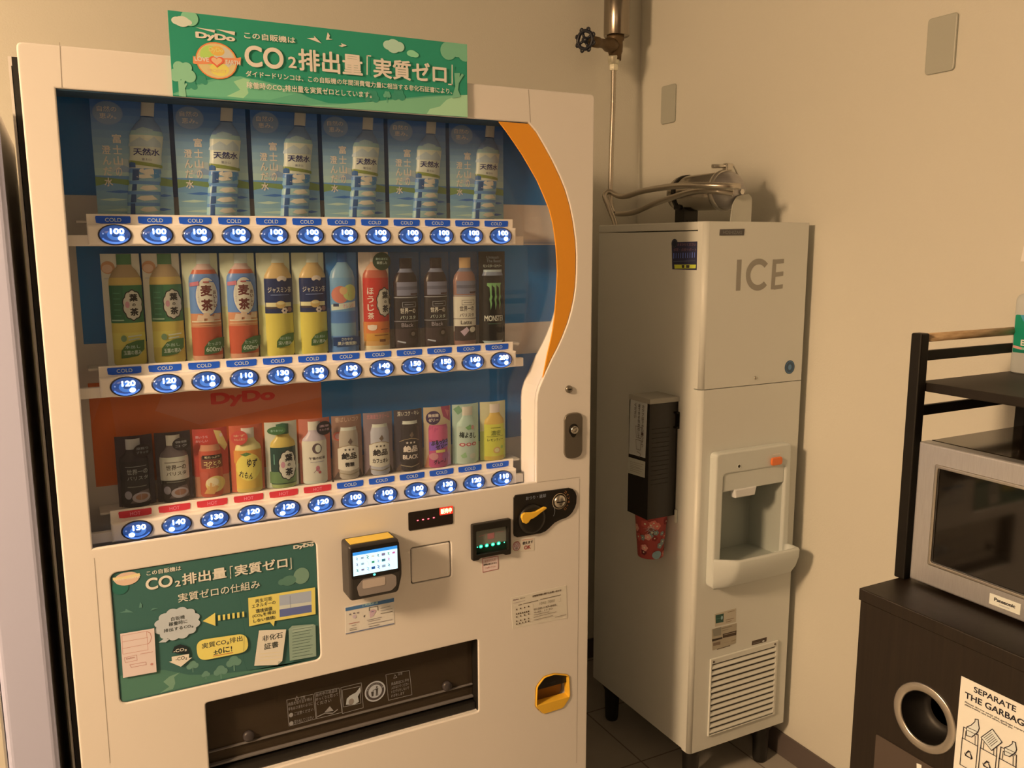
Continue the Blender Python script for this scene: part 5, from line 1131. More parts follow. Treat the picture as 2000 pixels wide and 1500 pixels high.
MB().plate([(1.5285, 0.8755), (1.6045, 0.8755), (1.5985, 0.8520), (1.5325, 0.8520)][::-1], [], DP, 0.000, -0.022, 0.003).build('ice_spout', mat('spout_plastic', A(200, 166, 126), 0.35), disp)
# tray: rounded front, basin inside
def tray_loop(k, inset):
    x0, x1 = dx0+.0005+inset*1.6, dx1+.0015-inset; yf = IY0-.072+inset+k; yb2 = dfront-.0002
    return rounded([(x0, yb2), (x0, dfront-.003), (x0+.050-inset*.3, yf), (x1, yf), (x1, yb2)], 0.010, 4)
t = bmesh.new(); rows = []
zb = [(0.612, .036, .002), (0.618, .028, .0), (0.640, .012, 0), (0.668, .002, 0), (0.690, .0, 0), (0.694, .0015, .001), (0.6955, .004, .003), (0.6945, .0, .0105), (0.672, .0, .0125), (0.666, .0, .018)]
for z, k, ins in zb: rows.append([t.verts.new((x, y, z)) for x, y in tray_loop(k, ins)])
N = len(rows[0])
for ra, rb_ in zip(rows[:-1], rows[1:]):
    for i in range(N):
        if min(v.co.y for v in (ra[i], ra[(i+1) % N])) > dfront-.0015 and max(v.co.z for v in (ra[i], rb_[i])) > .66 and abs(ra[i].co.x-ra[(i+1) % N].co.x) > .05: continue
        f = t.faces.new((ra[i], ra[(i+1) % N], rb_[(i+1) % N], rb_[i])); f.smooth = True
t.faces.new(rows[-1]); t.faces.new(rows[0][::-1]); bmesh.ops.recalc_face_normals(t, faces=t.faces[:])
m = MB(); m.merge(t); tr = m.build('drip_tray', DISPW, disp)
for dx, dy in ((-.016, -.004), (.0, .006), (.016, -.003), (.004, -.010)):
    MB().box(1.555+dx-.006, 1.555+dx+.006, IY0-.038+dy-.0015, IY0-.038+dy+.0015, 0.6655, 0.6668).build('drain_slot', BLACKP, tr)
q = DP.at(1514.5, 900)
MB().plate(rrect(q[0]-.0195, q[1]-.011, q[0]+.0195, q[1]+.011, .007), [], DP, 0.008, 0.0005, 0.003, res=2).build('push_button', mat('button_orange', A(232, 92, 34), 0.35), disp)
q = DP.at(1443.5, 910.5)
so = ring(q[0], q[1], .0042, .0062, .0012, .0003, DP).build('sensor_ring', mat('ring_pale', A(206, 180, 140), 0.4), disp)
turned(DP, q[0], q[1], [(.0042, 0), (.0042, .0008), (.0001, .0009)], 16).build('sensor', BLACKP, so)
q = DP.at(1516, 887); a = Art(0.0004); a.line([(q[0]-.012, q[1]), (q[0]+.012, q[1])], .0022, A(214, 190, 156)); a.build('button_caption', DP.to3, disp)
for x in (IX0+.045, IX1-.045):
    for y in (IY0+.045, IY1-.045):
        MB().lathe([(0.019, 0), (0.021, 0.008), (0.024, 0.10), (0.033, 0.118), (0.033, 0.1325)], Matrix.Translation((x, y, 0)), 20).build('leg', BLACKP, ice)
# sticker on the left side
SP = Plane('X', IX0+.001)
SA = (1313.5, 472)
def art_side(a):
    PU = A(44, 36, 50)
    a.ppoly([(665, 438), (825, 438), (822, 465), (668, 468)], A(196, 170, 46)); a.ppoly([(720, 441), (740, 441), (738, 462), (722, 462)], INKD); a.ppoly([(752, 441), (778, 441), (776, 462), (752, 462)], INKD)
    a.tb('おまかせください', (688, 302), (825, 300), (688, 280), A(112, 70, 60), .02); a.tb('修理・点検サポート', (660, 340), (828, 334), (660, 316), A(104, 66, 60), .02); [a.pline([(662+i*17, 390-i*.6), (663+i*17, 356-i*.6)], .0022 if i % 4 else .0035, A(96, 96, 124)) for i in range(10)]; a.pline([(660, 415), (820, 410)], .001, A(96, 84, 70))
    x, z = a.px(668, 285); a.ell(x, z, .0125, .0125, A(40, 36, 36)); a.line(ellipse(x, z, .009, .009, 20), .001, A(76, 70, 60), closed=True)
sticker('contact_sticker', [(645, 275), (833, 268), (828, 478), (650, 472)], A(48, 40, 46), art_side, ice, SP, .26667, 1140, 400, label='dark purple sticker with a yellow strip')

# ------------------------------------------------------------------ cup dispenser on the side of the ice machine
cdp = thing('cup_dispenser', 'black cup dispenser with grey lid fixed to the left side of ice machine', 'cup dispenser', (1.378, 0.20, 0.79))
CX0, CX1, CY0, CY1, CZ0, CZ1 = 1.3315, 1.4242, 0.1572, 0.2475, 0.790, 1.1165
smoke = mat('smoked_black', (0.010, 0.008, 0.007), 0.18)
hb = MB()
hb.box(CX0, CX0+.003, CY0, CY1, CZ0, 1.104).box(CX1-.003, CX1, CY0, CY1, CZ0, 1.104).box(CX0+.003, CX1-.003, CY1-.003, CY1, CZ0, 1.104)
hb.box(CX0+.003, CX1-.003, CY0+.001, CY0+.004, CZ0, 1.104).build('housing', smoke, cdp)
CF = Plane('Y', CY0+.001)
MB().box(CX0-.002, CX1+.001, CY0-.003, CY1+.002, 1.103, CZ1, 0.0015).build('lid', mat('lid_grey', A(150, 122, 86), 0.45), cdp)
a = Art(0.0003)
for i in range(13): a.line([(CX0+.010, .885+.0125*i), (CX0+.066, .885+.0125*i)], .0012, (0.020, 0.016, 0.013))
a.build('cup_rims', CF.to3, cdp)
SPL = Plane('X', CX0)
def art_cup(a):
    for i in range(3): a.tb('紙コップの取り出し方を', (0, 0), (1, 0), (0, -1), INKD) if False else None
    x0, z0 = a.px(335, 520); x1, z1 = a.px(440, 160)
    for j, s in enumerate(('カップは下から一つずつ', 'まっすぐ引き出して', 'ください')):
        a.vtxt(s, x1-.014-.016*j, z1-.010, .0105*len(s), .0115, A(80, 56, 40), .01)
    xm, zm = (x0+x1)/2+.002, z0+.062
    LNc = A(90, 66, 48)
    a.line([(xm-.014, zm+.018), (xm+.014, zm+.018), (xm+.010, zm-.012), (xm-.010, zm-.012)], .0012, LNc, closed=True); a.line([(xm-.012, zm-.018), (xm+.012, zm-.018), (xm+.009, zm-.044), (xm-.009, zm-.044)], .0012, LNc, closed=True); a.line([(xm-.006, zm-.050), (xm+.012, zm-.054), (xm+.004, zm-.066)], .0012, LNc)
sticker('instruction_label', [(328, 138), (446, 168), (430, 552), (316, 520)], A(176, 148, 112), art_cup, cdp, SPL, .28, 1140, 740, label='pale label with instructions')
def art_cup2(a):
    for i in range(6): a.pline([(325, 575+i*12), (420-(i % 3)*12, 600+i*12)], .0008, A(110, 88, 62))
sticker('small_label', [(314, 544), (430, 578), (426, 690), (310, 655)], A(172, 144, 104), art_cup2, cdp, SPL, .28, 1140, 740)
MB().box(1.4225, 1.4245, 0.150, 0.157, 1.030, 1.075).box(1.4165, 1.4245, 0.1505, 0.157, 1.070, 1.075).box(1.4165, 1.4245, 0.1505, 0.157, 1.030, 1.035).build('latch', BLKMET, cdp)
MB().box(1.4205, 1.4242, 0.1485, 0.156, 0.770, 0.806, .0008).build('mount_tab', mat('tab_cream', A(206, 178, 124), 0.5), cdp)
# cups: the lowest one hangs out of the dispenser
def cup_lathe(z):
    n = 32; rows = []; t = bmesh.new()
    for r, h in ((.0335, .0), (.0345, .002), (.0440, .118), (.0452, .120), (.0440, .1215), (.0428, .118), (.0332, .006)):
        rows.append([t.verts.new((1.379+r*math.cos(2*PI*i/n), 0.203+r*math.sin(2*PI*i/n), z+h)) for i in range(n)])
    for a_, b_ in zip(rows[:-1], rows[1:]):
        for i in range(n): f = t.faces.new((a_[i], a_[(i+1) % n], b_[(i+1) % n], b_[i])); f.smooth = True
    t.faces.new(rows[-1]); t.faces.new(rows[0][::-1]); bmesh.ops.recalc_face_normals(t, faces=t.faces[:]); return t
CRD = A(150, 52, 36)
bd = Board([ink(CRD, 0.5)]); bd.bm.free(); bd.bm = cup_lathe(0.669)
a = Art(0.0005)
def cupfn(s, z, off):                                             # s: arc length from the side that faces the room
    r = .0345+(z-.671)/.116*.0095+off; t = math.radians(-118)+s/.039
    return Vector((1.379+r*math.cos(t), .203+r*math.sin(t), z))
rs = random.Random(3)
for i in range(26):
    s, z, r_ = rs.uniform(-.055, .055), rs.uniform(.676, .775), rs.uniform(.006, .011)
    c = rs.choice([A(196, 92, 62), A(122, 36, 28), A(206, 120, 84), A(168, 64, 44), A(120, 112, 84), A(96, 30, 26)])
    for k_ in range(5): a.ell(s+r_*.6*math.cos(k_*1.257), z+r_*.6*math.sin(k_*1.257), r_*.5, r_*.5, c, 10, same=k_ > 0)
    a.ell(s, z, r_*.25, r_*.25, A(206, 170, 110), 8)
a.ell(.014, .682, .015, .012, A(128, 130, 104), 16)
for k_ in range(14):
    t = 2*PI*k_/14; a.poly([(-.006+.004*math.cos(t-.15), .757+.004*math.sin(t-.15)), (-.006+.019*math.cos(t), .757+.019*math.sin(t)), (-.006+.004*math.cos(t+.15), .757+.004*math.sin(t+.15))], A(190, 166, 124), same=k_ > 0)
a.ell(-.006, .757, .005, .005, A(120, 60, 40))
o = a.build('paper_cup', cupfn, None, extra=bd)
tag(o, 'red floral paper cup hanging from underneath the black cup dispenser', 'paper cup')

# ------------------------------------------------------------------ water filter on the ice machine
FZ = 1.6565; FX = 1.604; FY0, FY1 = 0.205, 0.405
flt = thing('water_filter', 'stainless cylindrical water filter lying on top of the ice machine', 'water filter', (FX, 0.30, IZ1))
def ylathe(prof, x=FX, z=FZ, n=36, smooth=True):                      # prof (r, y)
    return MB().lathe([(r, -y) for r, y in prof][::-1], Matrix.Translation((x, 0, z)) @ Matrix.Rotation(PI/2, 4, 'X'), n, smooth=smooth)
ylathe([(0.0001, FY1+.012), (0.030, FY1+.010), (0.044, FY1+.002), (0.0500, FY1-.014), (0.0500, FY0)][::-1]).build('tank', mat('tank_steel', (0.46, 0.43, 0.38), 0.2, 1.0), flt)
ylathe([(0.0001, FY0-.047), (0.012, FY0-.0465), (0.024, FY0-.043), (0.036, FY0-.034), (0.045, FY0-.022), (0.0505, FY0-.006), (0.0510, FY0)]).build('tank_cap', BRUSH, flt)
ylathe([(0.0505, FY0-.003), (0.0545, FY0-.001), (0.0560, FY0+.006), (0.0545, FY0+.013), (0.0505, FY0+.015)]).build('clamp_band', STEEL, flt)
b = MB(); b.tube([(FX-.045, FY0+.006, FZ+.062), (FX-.012, FY0+.006, FZ+.0635), (FX+.004, FY0+.006, FZ+.064)], 0.0052, 10); b.box(FX-.004, FX+.018, FY0-.004, FY0+.016, FZ+.053, FZ+.072, .003)
b.tube([(FX+.018, FY0+.006, FZ+.066), (FX+.026, FY0+.006, FZ+.068), (FX+.036, FY0+.006, FZ+.055), (FX+.044, FY0+.006, FZ+.042)], 0.0022, 8)
b.build('clamp_handle', STEEL, flt)
ylathe([(0.0502, 0.362), (0.0522, 0.362), (0.0522, 0.378), (0.0502, 0.378)]).build('strap', BLACKP, flt)
b = MB(); b.box(FX-.030, FX+.022, 0.345, 0.385, IZ1, FZ-.040, .002); b.box(FX-.040, FX+.032, 0.352, 0.380, FZ-.046, FZ-.030, .004)
for dx in (-.015, .008): b.lathe([(0.0035, 0), (0.0035, .002), (0.0001, .0025)], Matrix.Translation((FX+dx, 0.345, IZ1+.008)) @ Matrix.Rotation(PI/2, 4, 'X'), 12)
b.build('cradle', BLACKP, flt)
b = MB(); b.plate(rounded([(FX-.026, IZ1), (FX+.046, IZ1), (FX+.046, FZ-.020), (FX+.034, FZ-.010), (FX-.006, FZ-.018), (FX-.020, FZ-.040)], 0.006), [], Plane('Y', FY0-.050), 0.0, -0.003); b.box(FX-.012, FX+.048, FY0-.050, FY0-.010, IZ1, IZ1+.0025)
b.build('bracket', mat('bracket_beige', A(176, 144, 102), 0.5), flt)
MB().lathe([(0.010, 0), (0.010, .012), (0.0075, .014), (0.0075, .022)], Matrix.Translation((FX+.010, FY0-.030, FZ-.006)) @ Matrix.Rotation(PI/2, 4, 'X'), 6, smooth=False).build('hose_nut', CHROME, flt)

# hoses: ribbed flexible tubes
def smooth_path(P, n=14):
    P = [Vector(p) for p in P]; out = []
    for i in range(len(P)-1):
        p0, p1, p2, p3 = P[max(i-1, 0)], P[i], P[i+1], P[min(i+2, len(P)-1)]
        m = max(2, int((p2-p1).length/0.0045))
        for k_ in range(m):
            t = k_/m; out.append(0.5*((2*p1)+(-p0+p2)*t+(2*p0-5*p1+4*p2-p3)*t*t+(-p0+3*p1-3*p2+p3)*t**3))
    out.append(P[-1]); return out
def hose(P, r):
    pts = smooth_path(P); return MB().tube(pts, r, 10, rfun=lambda i: r*(1.0 if i % 2 else 0.90))
def Yp(u, v, y): q = Plane('Y', y).at(u, v); return (q[0], y, q[1])
HM = mat('hose_steel', (0.56, 0.52, 0.46), 0.3, 1.0)
vy = 0.800
hB = [Yp(1198.5, 134, vy), Yp(1197.5, 200, .795), Yp(1194, 300, .785), Yp(1192.5, 380, .77), Yp(1194, 405, .765), Yp(1197, 413.5, .755), Yp(1205, 417.5, .745), Yp(1237, 415, .66), Yp(1282, 396, .46), Yp(1335, 379, .30), Yp(1365, 372.5, .22), Yp(1400, 373, .165), Yp(1432, 377, .138)]
o = hose(hB, .0088).build('water_hose', HM); tag(o, 'ribbed steel hose from the wall valve down and along to filter', 'hose', 'flexible steel hoses')
hA = [Yp(1444, 364, .118), Yp(1412, 363, .13), Yp(1362, 362, .19), Yp(1324, 363, .27), Yp(1284, 368, .40), Yp(1252, 374, .54), Yp(1224, 383, .66), Yp(1208, 383, .705), Yp(1193, 375, .735), Yp(1184.5, 376, .742), Yp(1181, 384, .742), Yp(1187, 400, .735), Yp(1195, 420, .72), Yp(1202, 440, .69), Yp(1206, 480, .67)]
o = hose(hA, .0088).build('water_hose', HM); tag(o, 'ribbed steel hose looping from the filter behind the ice machine', 'hose', 'flexible steel hoses')

# ------------------------------------------------------------------ supply pipe with valve
PX, PZ = 1.6455, 2.176
wp = thing('supply_pipe', 'steel-jacketed vertical pipe with bronze valve and dark handwheel in room corner', 'water pipe', (PX, vy, PZ))
MB().lathe([(0.030, PZ+.004), (0.0405, PZ), (0.0415, PZ+.002), (0.0415, CEIL)], Matrix.Translation((PX, vy, 0)), 40).build('pipe_jacket', mat('jacket_steel', (0.36, 0.32, 0.27), 0.24, 1.0), wp)
b = MB(); b.lathe([(0.0195, PZ-.074), (0.0205, PZ-.056), (0.0235, PZ-.048), (0.0245, PZ-.030), (0.0240, PZ-.016), (0.028, PZ-.012), (0.028, PZ+.004)], Matrix.Translation((PX-.004, vy, 0)), 20)
vc = Vector((PX-.004, vy, PZ-.030)); wc = Vector(Yp(1143, 78, 0.725)); ax = (wc-vc).normalized(); L_ = (wc-vc).length
Mx = Matrix.Translation(vc) @ ax.to_track_quat('Z', 'Y').to_matrix().to_4x4()
b.lathe([(0.021, 0.0), (0.0225, L_*.16), (0.0225, L_*.25), (0.015, L_*.36), (0.0135, L_*.56), (0.0165, L_*.58), (0.0165, L_*.80), (0.009, L_*.82), (0.008, L_*.92), (0.005, L_*.93), (0.005, L_*1.02)], Mx, 20)
b.build('valve_body', BRONZE, wp)
Mw = Matrix.Translation(wc) @ ax.to_track_quat('Z', 'Y').to_matrix().to_4x4()
wb = MB(); Rw = 0.0260
pts = [Mw @ Vector((Rw*(1+.02*math.cos(8*t))*math.cos(t), Rw*(1+.02*math.cos(8*t))*math.sin(t), 0)) for t in [2*PI*i/64 for i in range(64)]]
wb.tube(pts, .0056, 8, closed=True)
for i in range(8):
    t = 2*PI*(i+.5)/8; c_ = Vector((math.cos(t), math.sin(t), 0))
    wb.tube([Mw @ (c_*(Rw+.0050)+.0050*Vector((math.cos(q), math.sin(q), 0))) for q in [2*PI*k_/12 for k_ in range(12)]], .0031, 6, closed=True)
for i in range(4):
    t = 2*PI*i/4+.4; wb.tube([Mw @ Vector((.006*math.cos(t), .006*math.sin(t), .001)), Mw @ Vector((Rw*math.cos(t), Rw*math.sin(t), 0))], .0044, 8)
wb.lathe([(0.009, -.006), (0.010, 0), (0.009, .007), (0.0001, .0075)], Mw, 16)
wb.build('handwheel', mat('wheel_navy', (0.016, 0.019, 0.032), 0.35), wp)
hx, hy, hz = hB[0]
b = MB(); b.lathe([(0.016, -.004), (0.0185, .004), (0.0195, .018), (0.0195, .022)], Matrix.Translation((hx, hy, hz+.016)), 18)
b.lathe([(0.0135, -.006), (0.0150, 0), (0.0150, .013), (0.010, .0165)], Matrix.Translation((hx, hy, hz)), 6, smooth=False)
b.build('hose_connector', mat('connector_pale', A(214, 176, 118), 0.35, 0.3), wp)

# ------------------------------------------------------------------ bin cabinet
WOOD = noise_mix('dark_wood', (0.0085, 0.0050, 0.0028), (0.017, 0.0105, 0.0062), 9, 0.45, (6, 22, 0.5), detail=6, spec=0.5)
BXF, BYE, BZT = 1.3235, -0.5389, 0.857
bc = thing('bin_cabinet', 'dark brown wooden waste cabinet with round steel-rimmed hole against the right wall', 'cabinet', (1.56, -0.86, 0))
CPn = Plane('X', BXF+.0015)
MB().box(BXF-.002, 1.7995, -1.30, BYE+.003, BZT-.0245, BZT, 0.002).build('top_board', WOOD, bc)
rc = Vector(CPn.at(1804.8, 1401.5)); R0, R1 = 0.0635, 0.0475
MB().plate([(-BYE+.000, 0.03), (1.30, 0.03), (1.30, BZT-.0258), (-BYE+.000, BZT-.0258)], [ellipse(rc.x, rc.y, R1+.004, R1+.004, 40)], CPn, 0.0, -0.018).build('front_panel', WOOD, bc)
MB().box(BXF+.0205, 1.799, BYE-.018, BYE, 0.0, BZT-.0255).box(BXF+.0205, 1.799, -1.30, -1.282, 0.0, BZT-.0255).box(1.785, 1.799, -1.282, BYE-.018, 0.0, BZT-.0255).build('carcass', WOOD, bc)
b = MB().lathe([(R0, 0.0), (R0, .002), (R0-.002, .003), (R1+.002, .003), (R1, .0015), (R1, -.060)], Matrix.Translation(CPn.to3(rc.x, rc.y)) @ Matrix.Rotation(-PI/2, 4, 'Y'), 48, caps=False)
rg = b.build('hole_rim', mat('rim_steel', (0.62, 0.60, 0.57), 0.3, 1.0), bc)
MB().lathe([(R1-.0004, .0005), (R1-.0006, -.058), (0.03, -.0585)], Matrix.Translation(CPn.to3(rc.x, rc.y)) @ Matrix.Rotation(-PI/2, 4, 'Y'), 40, caps=False).build('hole_sleeve', mat('sleeve_black', (0.006, 0.005, 0.0045), 0.5), rg)
bd = Board([mat('plaque_brown', A(70, 48, 30), 0.5)]); q0 = CPn.at(1712, 1434)
bd.plate(rounded([(q0[0], 0.44), (q0[0]+.165, 0.44), (q0[0]+.165, q0[1]+.001), (q0[0], q0[1]+.001)], .004), [], CPn, 0.0015, 0.0)
a = Art(0.0018, pl=CPn); a.ppoly([(1791.5, 1490), (1801, 1493.5), (1801, 1520), (1791.5, 1516)], A(206, 184, 150)); a.build('plaque', CPn.to3, bc, extra=bd)
# notice sheet on the cabinet
def art_g(a):
    K_ = A(34, 26, 24)
    a.tb('SEPARATE', (1035, 912), (1362, 1062), (1035, 866), K_, .02); a.tb('THE GARBAGE', (966, 955), (1468, 1178), (966, 906), K_, .02)
    for j, (s, u0, v0, u1, v1) in enumerate((('Please throw away the garbage separately', 968, 998, 1480, 1218), ('plastic bottles, cans and others, thank you', 968, 1016, 1335, 1190))): a.tb(s, (u0, v0), (u1, v1), (u0, v0-17), K_, .01)
    x0, z0 = a.px(948, 1270); wd = .0285; LW = .0014
    for j in range(3):
        x = x0+j*.0335; zt = z0+.001
        a.line([(x, zt), (x, zt-.050), (x+wd, zt-.050), (x+wd, zt)], LW, K_, closed=True)
        a.line([(x+.0005, zt+.001), (x+.001, zt+.021), (x+wd-.001, zt+.021), (x+wd, zt+.001)], LW, K_); a.line([(x+.005, zt+.001), (x+.0055, zt+.016), (x+wd-.006, zt+.016), (x+wd-.005, zt+.001)], LW*.7, K_)
        for q in range(3):
            t = PI/2+q*2*PI/3; p = Vector((x+wd/2, zt-.024)); d = Vector((math.cos(t), math.sin(t)))*.0085; d2 = Vector((math.cos(t+2.1), math.sin(t+2.1)))*.0085
            a.line([tuple(p+d*.9+d2*.1), tuple(p+d*.35+d2*.65)], LW*1.5, K_); h = p+d*.25+d2*.75; n_ = (d2-d).normalized(); m_ = Vector((-n_.y, n_.x)); a.poly([tuple(h+n_*.003), tuple(h+m_*.003), tuple(h-m_*.003)], K_)
        bx_, bz_ = x+wd*.55, zt+.020
        if j != 1:
            pts = [(-.006, -.012), (-.010, .004), (-.004, .012), (.000, .022), (-.001, .027), (.004, .029), (.006, .023), (.010, .014), (.010, .006), (.003, -.010)]
            if j == 2: pts = [(p_[0]*.9, p_[1]*.8) for p_ in pts]
            P_ = [(bx_+p_[0]+.2*p_[1], bz_+p_[1]*.95) for p_ in pts]; a.poly(P_, A(196, 168, 144)); a.line(P_, LW, K_, closed=True); a.line([P_[1], P_[8]], LW*.8, K_); a.line([(P_[1][0]+.002, P_[1][1]-.005), (P_[8][0]-.001, P_[8][1]-.006)], LW*.8, K_)
        else:
            P_ = [(bx_-.016, bz_-.001), (bx_+.002, bz_+.024), (bx_+.020, bz_+.010), (bx_+.004, bz_-.014)]; a.poly(P_, A(196, 168, 144)); a.line(P_, LW, K_, closed=True)
            for q in range(6): f_ = (q+1)/7; pa = Vector(P_[0]).lerp(Vector(P_[3]), f_*.9); pb = Vector(P_[1]).lerp(Vector(P_[2]), f_*.9); a.line([tuple(pa.lerp(pb, .15)), tuple(pa.lerp(pb, .8))], LW*.6, K_)
    for j, s in enumerate(('ペット', '紙くず', 'カン')): a.txt(s, x0+j*.0335+wd/2, z0-.060, .020, .0075, K_, .01)
g0 = CPn.at(1878, 1320)
bd = Board([ink(A(210, 180, 160), 0.7)]); bd.plate([(g0[0], g0[1]-.255), (g0[0]+.182, g0[1]-.255), (g0[0]+.182, g0[1]), (g0[0], g0[1])], [], CPn, 0.0006, 0.0)
a = Art(0.0009, pl=CPn, k=.25333, ox=1640, oy=1120); art_g(a)
o = a.build('garbage_notice', CPn.to3, None, extra=bd)
tag(o, 'white paper sheet reading SEPARATE THE GARBAGE stuck on the cabinet front', 'notice')

# ------------------------------------------------------------------ rack over the microwave
rk = thing('microwave_rack', 'black metal rack with wooden top rail standing on the dark cabinet', 'rack', (1.61, -0.82, BZT))
RZ = 1.3455
for x in (1.4300, 1.7760):
    for y in (-0.5505, -1.1700):
        MB().box(x, x+.0235, y, y+.0235, BZT, RZ, 0.003).build('post', BLKMET, rk)
yr = -0.5389
def bar_z(v0, v1): 
    P_ = Plane('Y', yr); return P_.at(1803, v1)[1], P_.at(1803, v0)[1]
for y in (-0.5389, -1.1583):
    z0, z1 = bar_z(653, 667); b = MB().lathe([(0.0085, 1.4535), (0.0085, 1.776)], Matrix.Translation((0, y, (z0+z1)/2)) @ Matrix.Rotation(PI/2, 4, 'Y'), 16); b.build('wooden_rail', noise_mix('rail_wood', A(150, 100, 54), A(186, 132, 76), 14, 0.45, (2, 12, 12)), rk)
    for v0, v1 in ((685, 704.5), (791, 810.5)):
        z0, z1 = bar_z(v0, v1); MB().box(1.4530, 1.7765, y-.004, y+.004, z0, z1, .001).build('side_bar', BLKMET, rk)
SHT = 1.2505
MB().box(1.4545, 1.7995, -1.1690, -0.5300, SHT-.0175, SHT, 0.002).build('shelf', noise_mix('shelf_black', (0.012, 0.009, 0.007), (0.017, 0.013, 0.010), 30, 0.5, spec=0.3), rk)

# bottle on the rack shelf
jg = thing('pump_bottle', 'pale translucent bottle with green label standing on the black rack shelf', 'bottle', (1.757, -0.574, SHT))
JM = mat('bottle_plastic', A(178, 150, 112), 0.35)
def jloop(ins, n=6): return rrect(1.7215+ins, -0.612+ins, 1.7935-ins, -0.5375-ins, .012, n)
t = bmesh.new(); rows = []
for z, ins in ((SHT, .003), (SHT+.003, .0), (SHT+.150, .0005), (SHT+.158, .003), (SHT+.164, .010), (SHT+.167, .020)): rows.append([t.verts.new((x, y, z)) for x, y in jloop(ins)])
N = len(rows[0])
for ra, rb_ in zip(rows[:-1], rows[1:]):
    for i in range(N): f = t.faces.new((ra[i], ra[(i+1) % N], rb_[(i+1) % N], rb_[i])); f.smooth = True
t.faces.new(rows[0][::-1]); t.faces.new(rows[-1]); bmesh.ops.recalc_face_normals(t, faces=t.faces[:])
m = MB(); m.merge(t); m.build('bottle_body', JM, jg)
b = MB(); b.lathe([(0.014, SHT+.166), (0.014, SHT+.186), (0.016, SHT+.187), (0.016, SHT+.200), (0.006, SHT+.203), (0.006, SHT+.225), (0.011, SHT+.226), (0.011, SHT+.236)], Matrix.Translation((1.7575, -0.5747, 0)), 20); b.box(1.751, 1.764, -0.622, -0.574, SHT+.228, SHT+.2365, .002); b.build('pump', mat('pump_white', A(214, 190, 156), 0.4), jg)
bd = Board([ink(A(18, 112, 66), 0.4)]); JP = Plane('X', 1.7213)
bd.plate(rrect(0.5455, SHT+.043, 0.6040, SHT+.120, .003), [], JP, 0.0006, 0.0)
a = Art(0.0009); PL_ = A(220, 206, 160)
a.rect(0.546, SHT+.043, 0.6035, SHT+.049, A(20, 92, 56)); a.poly([(0.555, SHT+.120), (0.6040, SHT+.120), (0.6040, SHT+.094), (0.580, SHT+.098), (0.562, SHT+.108)], A(70, 120, 110)); a.poly([(0.565, SHT+.118), (0.604, SHT+.112), (0.604, SHT+.118)], A(196, 200, 176))
a.txt('Pu', 0.5800, SHT+.109, .016, .009, PL_, .0); a.txt('E', .5835, SHT+.085, .006, .010, A(150, 180, 110), .0); a.txt('EA', .5710, SHT+.064, .020, .0125, PL_, .03)
a.poly([(.5460, SHT+.052), (.5640, SHT+.0495), (.5640, SHT+.0545), (.5460, SHT+.0575)], A(206, 130, 96)); a.poly([(.5640, SHT+.0495), (.603, SHT+.0495), (.603, SHT+.0545), (.5640, SHT+.0545)], A(130, 150, 100))
a.build('bottle_label', JP.to3, jg, extra=bd)

# ------------------------------------------------------------------ microwave
mw = thing('microwave', 'silver microwave oven with dark glass door on the dark cabinet under rack', 'microwave', (1.61, -0.81, BZT))
MX, MY0, MY1, MZ0, MZ1 = 1.4337, -1.065, -0.5590, 0.8640, 1.1400
MP = Plane('X', MX)
MB().box(MX+.030, 1.7905, MY0, MY1-.004, MZ0+.004, MZ1-.006, .002).build('body', mat('microwave_side', (0.30, 0.29, 0.28), 0.4, 0.6), mw)
MB().box(MX+.026, 1.7905, MY0+.004, MY1-.006, MZ1-.006, MZ1+.001, .002).build('top_glass', mat('top_black', (0.020, 0.015, 0.010), 0.12, spec=0.6), mw)
wq = [MP.at(*p) for p in ((1833, 916), (2000, 953), (2000, 1164), (1819, 1097))]
wa0, wb1, wb0 = (wq[0][0]+wq[3][0])/2, 1.0965, 0.9125
DW = [(wa0, wb0), (0.945, wb0), (0.945, wb1), (wa0, wb1)]
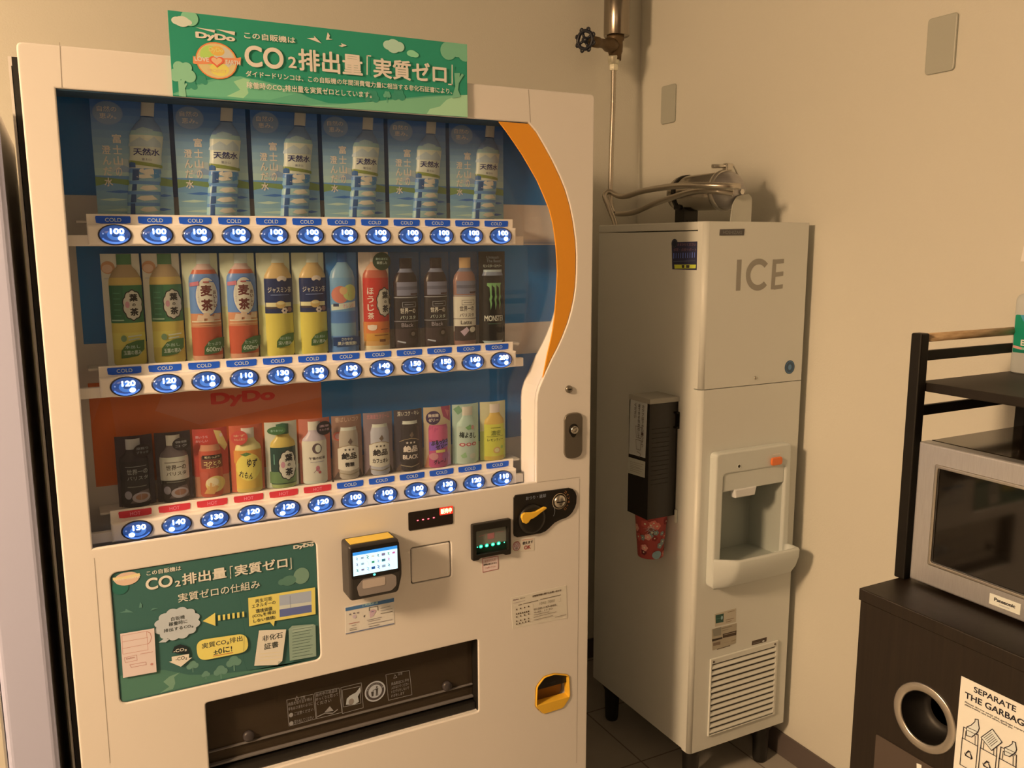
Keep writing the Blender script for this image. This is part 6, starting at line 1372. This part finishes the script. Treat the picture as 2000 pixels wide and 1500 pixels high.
dr = MB().plate(rounded([(-MY1, MZ0), (-MY0, MZ0), (-MY0, MZ1), (-MY1, MZ1)], .004), [rounded(DW, .003)], MP, 0.0, -0.029, 0.004, res=3).build('door', noise_mix('oven_silver', (0.46, 0.48, 0.53), (0.56, 0.58, 0.63), 30, 0.36, (1, 60, 1), metal=0.6), mw)
MB().plate(rounded([(wa0-.007, wb0-.007), (0.952, wb0-.007), (0.952, wb1+.007), (wa0-.007, wb1+.007)], .004), [rounded([(wa0, wb0), (0.945, wb0), (0.945, wb1), (wa0, wb1)], .003)], MP, 0.0025, -0.002, 0.0018, res=2).build('window_trim', STEEL, dr)
MB().plate([(wa0-.001, wb0-.001), (0.946, wb0-.001), (0.946, wb1+.001), (wa0-.001, wb1+.001)], [], MP, -0.003, -0.006).build('door_glass', mat('oven_glass', (0.006, 0.005, 0.004), 0.06, spec=0.7), dr)
MB().box(MX-.026, MX-.016, -1.045, -1.030, .90, 1.105, .003).box(MX-.018, MX-.001, -1.043, -1.032, .905, .915).box(MX-.018, MX-.001, -1.043, -1.032, 1.09, 1.10).build('handle', STEEL, dr)
lq = [MP.at(*p) for p in ((1934, 1158), (1995, 1175.5), (1989, 1200.5), (1932.5, 1180.5))]
bd = Board([ink(A(206, 182, 144), 0.5)]); bd.plate([(lq[0][0], lq[2][1]+.0005), (lq[1][0], lq[2][1]+.0005), (lq[1][0], lq[0][1]), (lq[0][0], lq[0][1])], [], MP, 0.001, 0.0)
a = Art(0.0013); w_ = lq[1][0]-lq[0][0]; xm = (lq[0][0]+lq[1][0])/2; zt = lq[0][1]; hh = lq[0][1]-lq[2][1]
a.txt('Panasonic', xm, zt-hh*.38, w_*.68, hh*.32, A(34, 26, 22), .035); a.line([(xm-w_*.16, zt-hh*.74), (xm+w_*.16, zt-hh*.74)], .0018, A(168, 144, 112))
a.build('name_label', MP.to3, dr, extra=bd)
for x in (MX+.05, 1.75):
    for y in (MY0+.05, MY1-.05): MB().lathe([(.012, BZT), (.010, MZ0+.005)], Matrix.Translation((x, y, 0)), 14).build('foot', BLACKP, mw)
# end
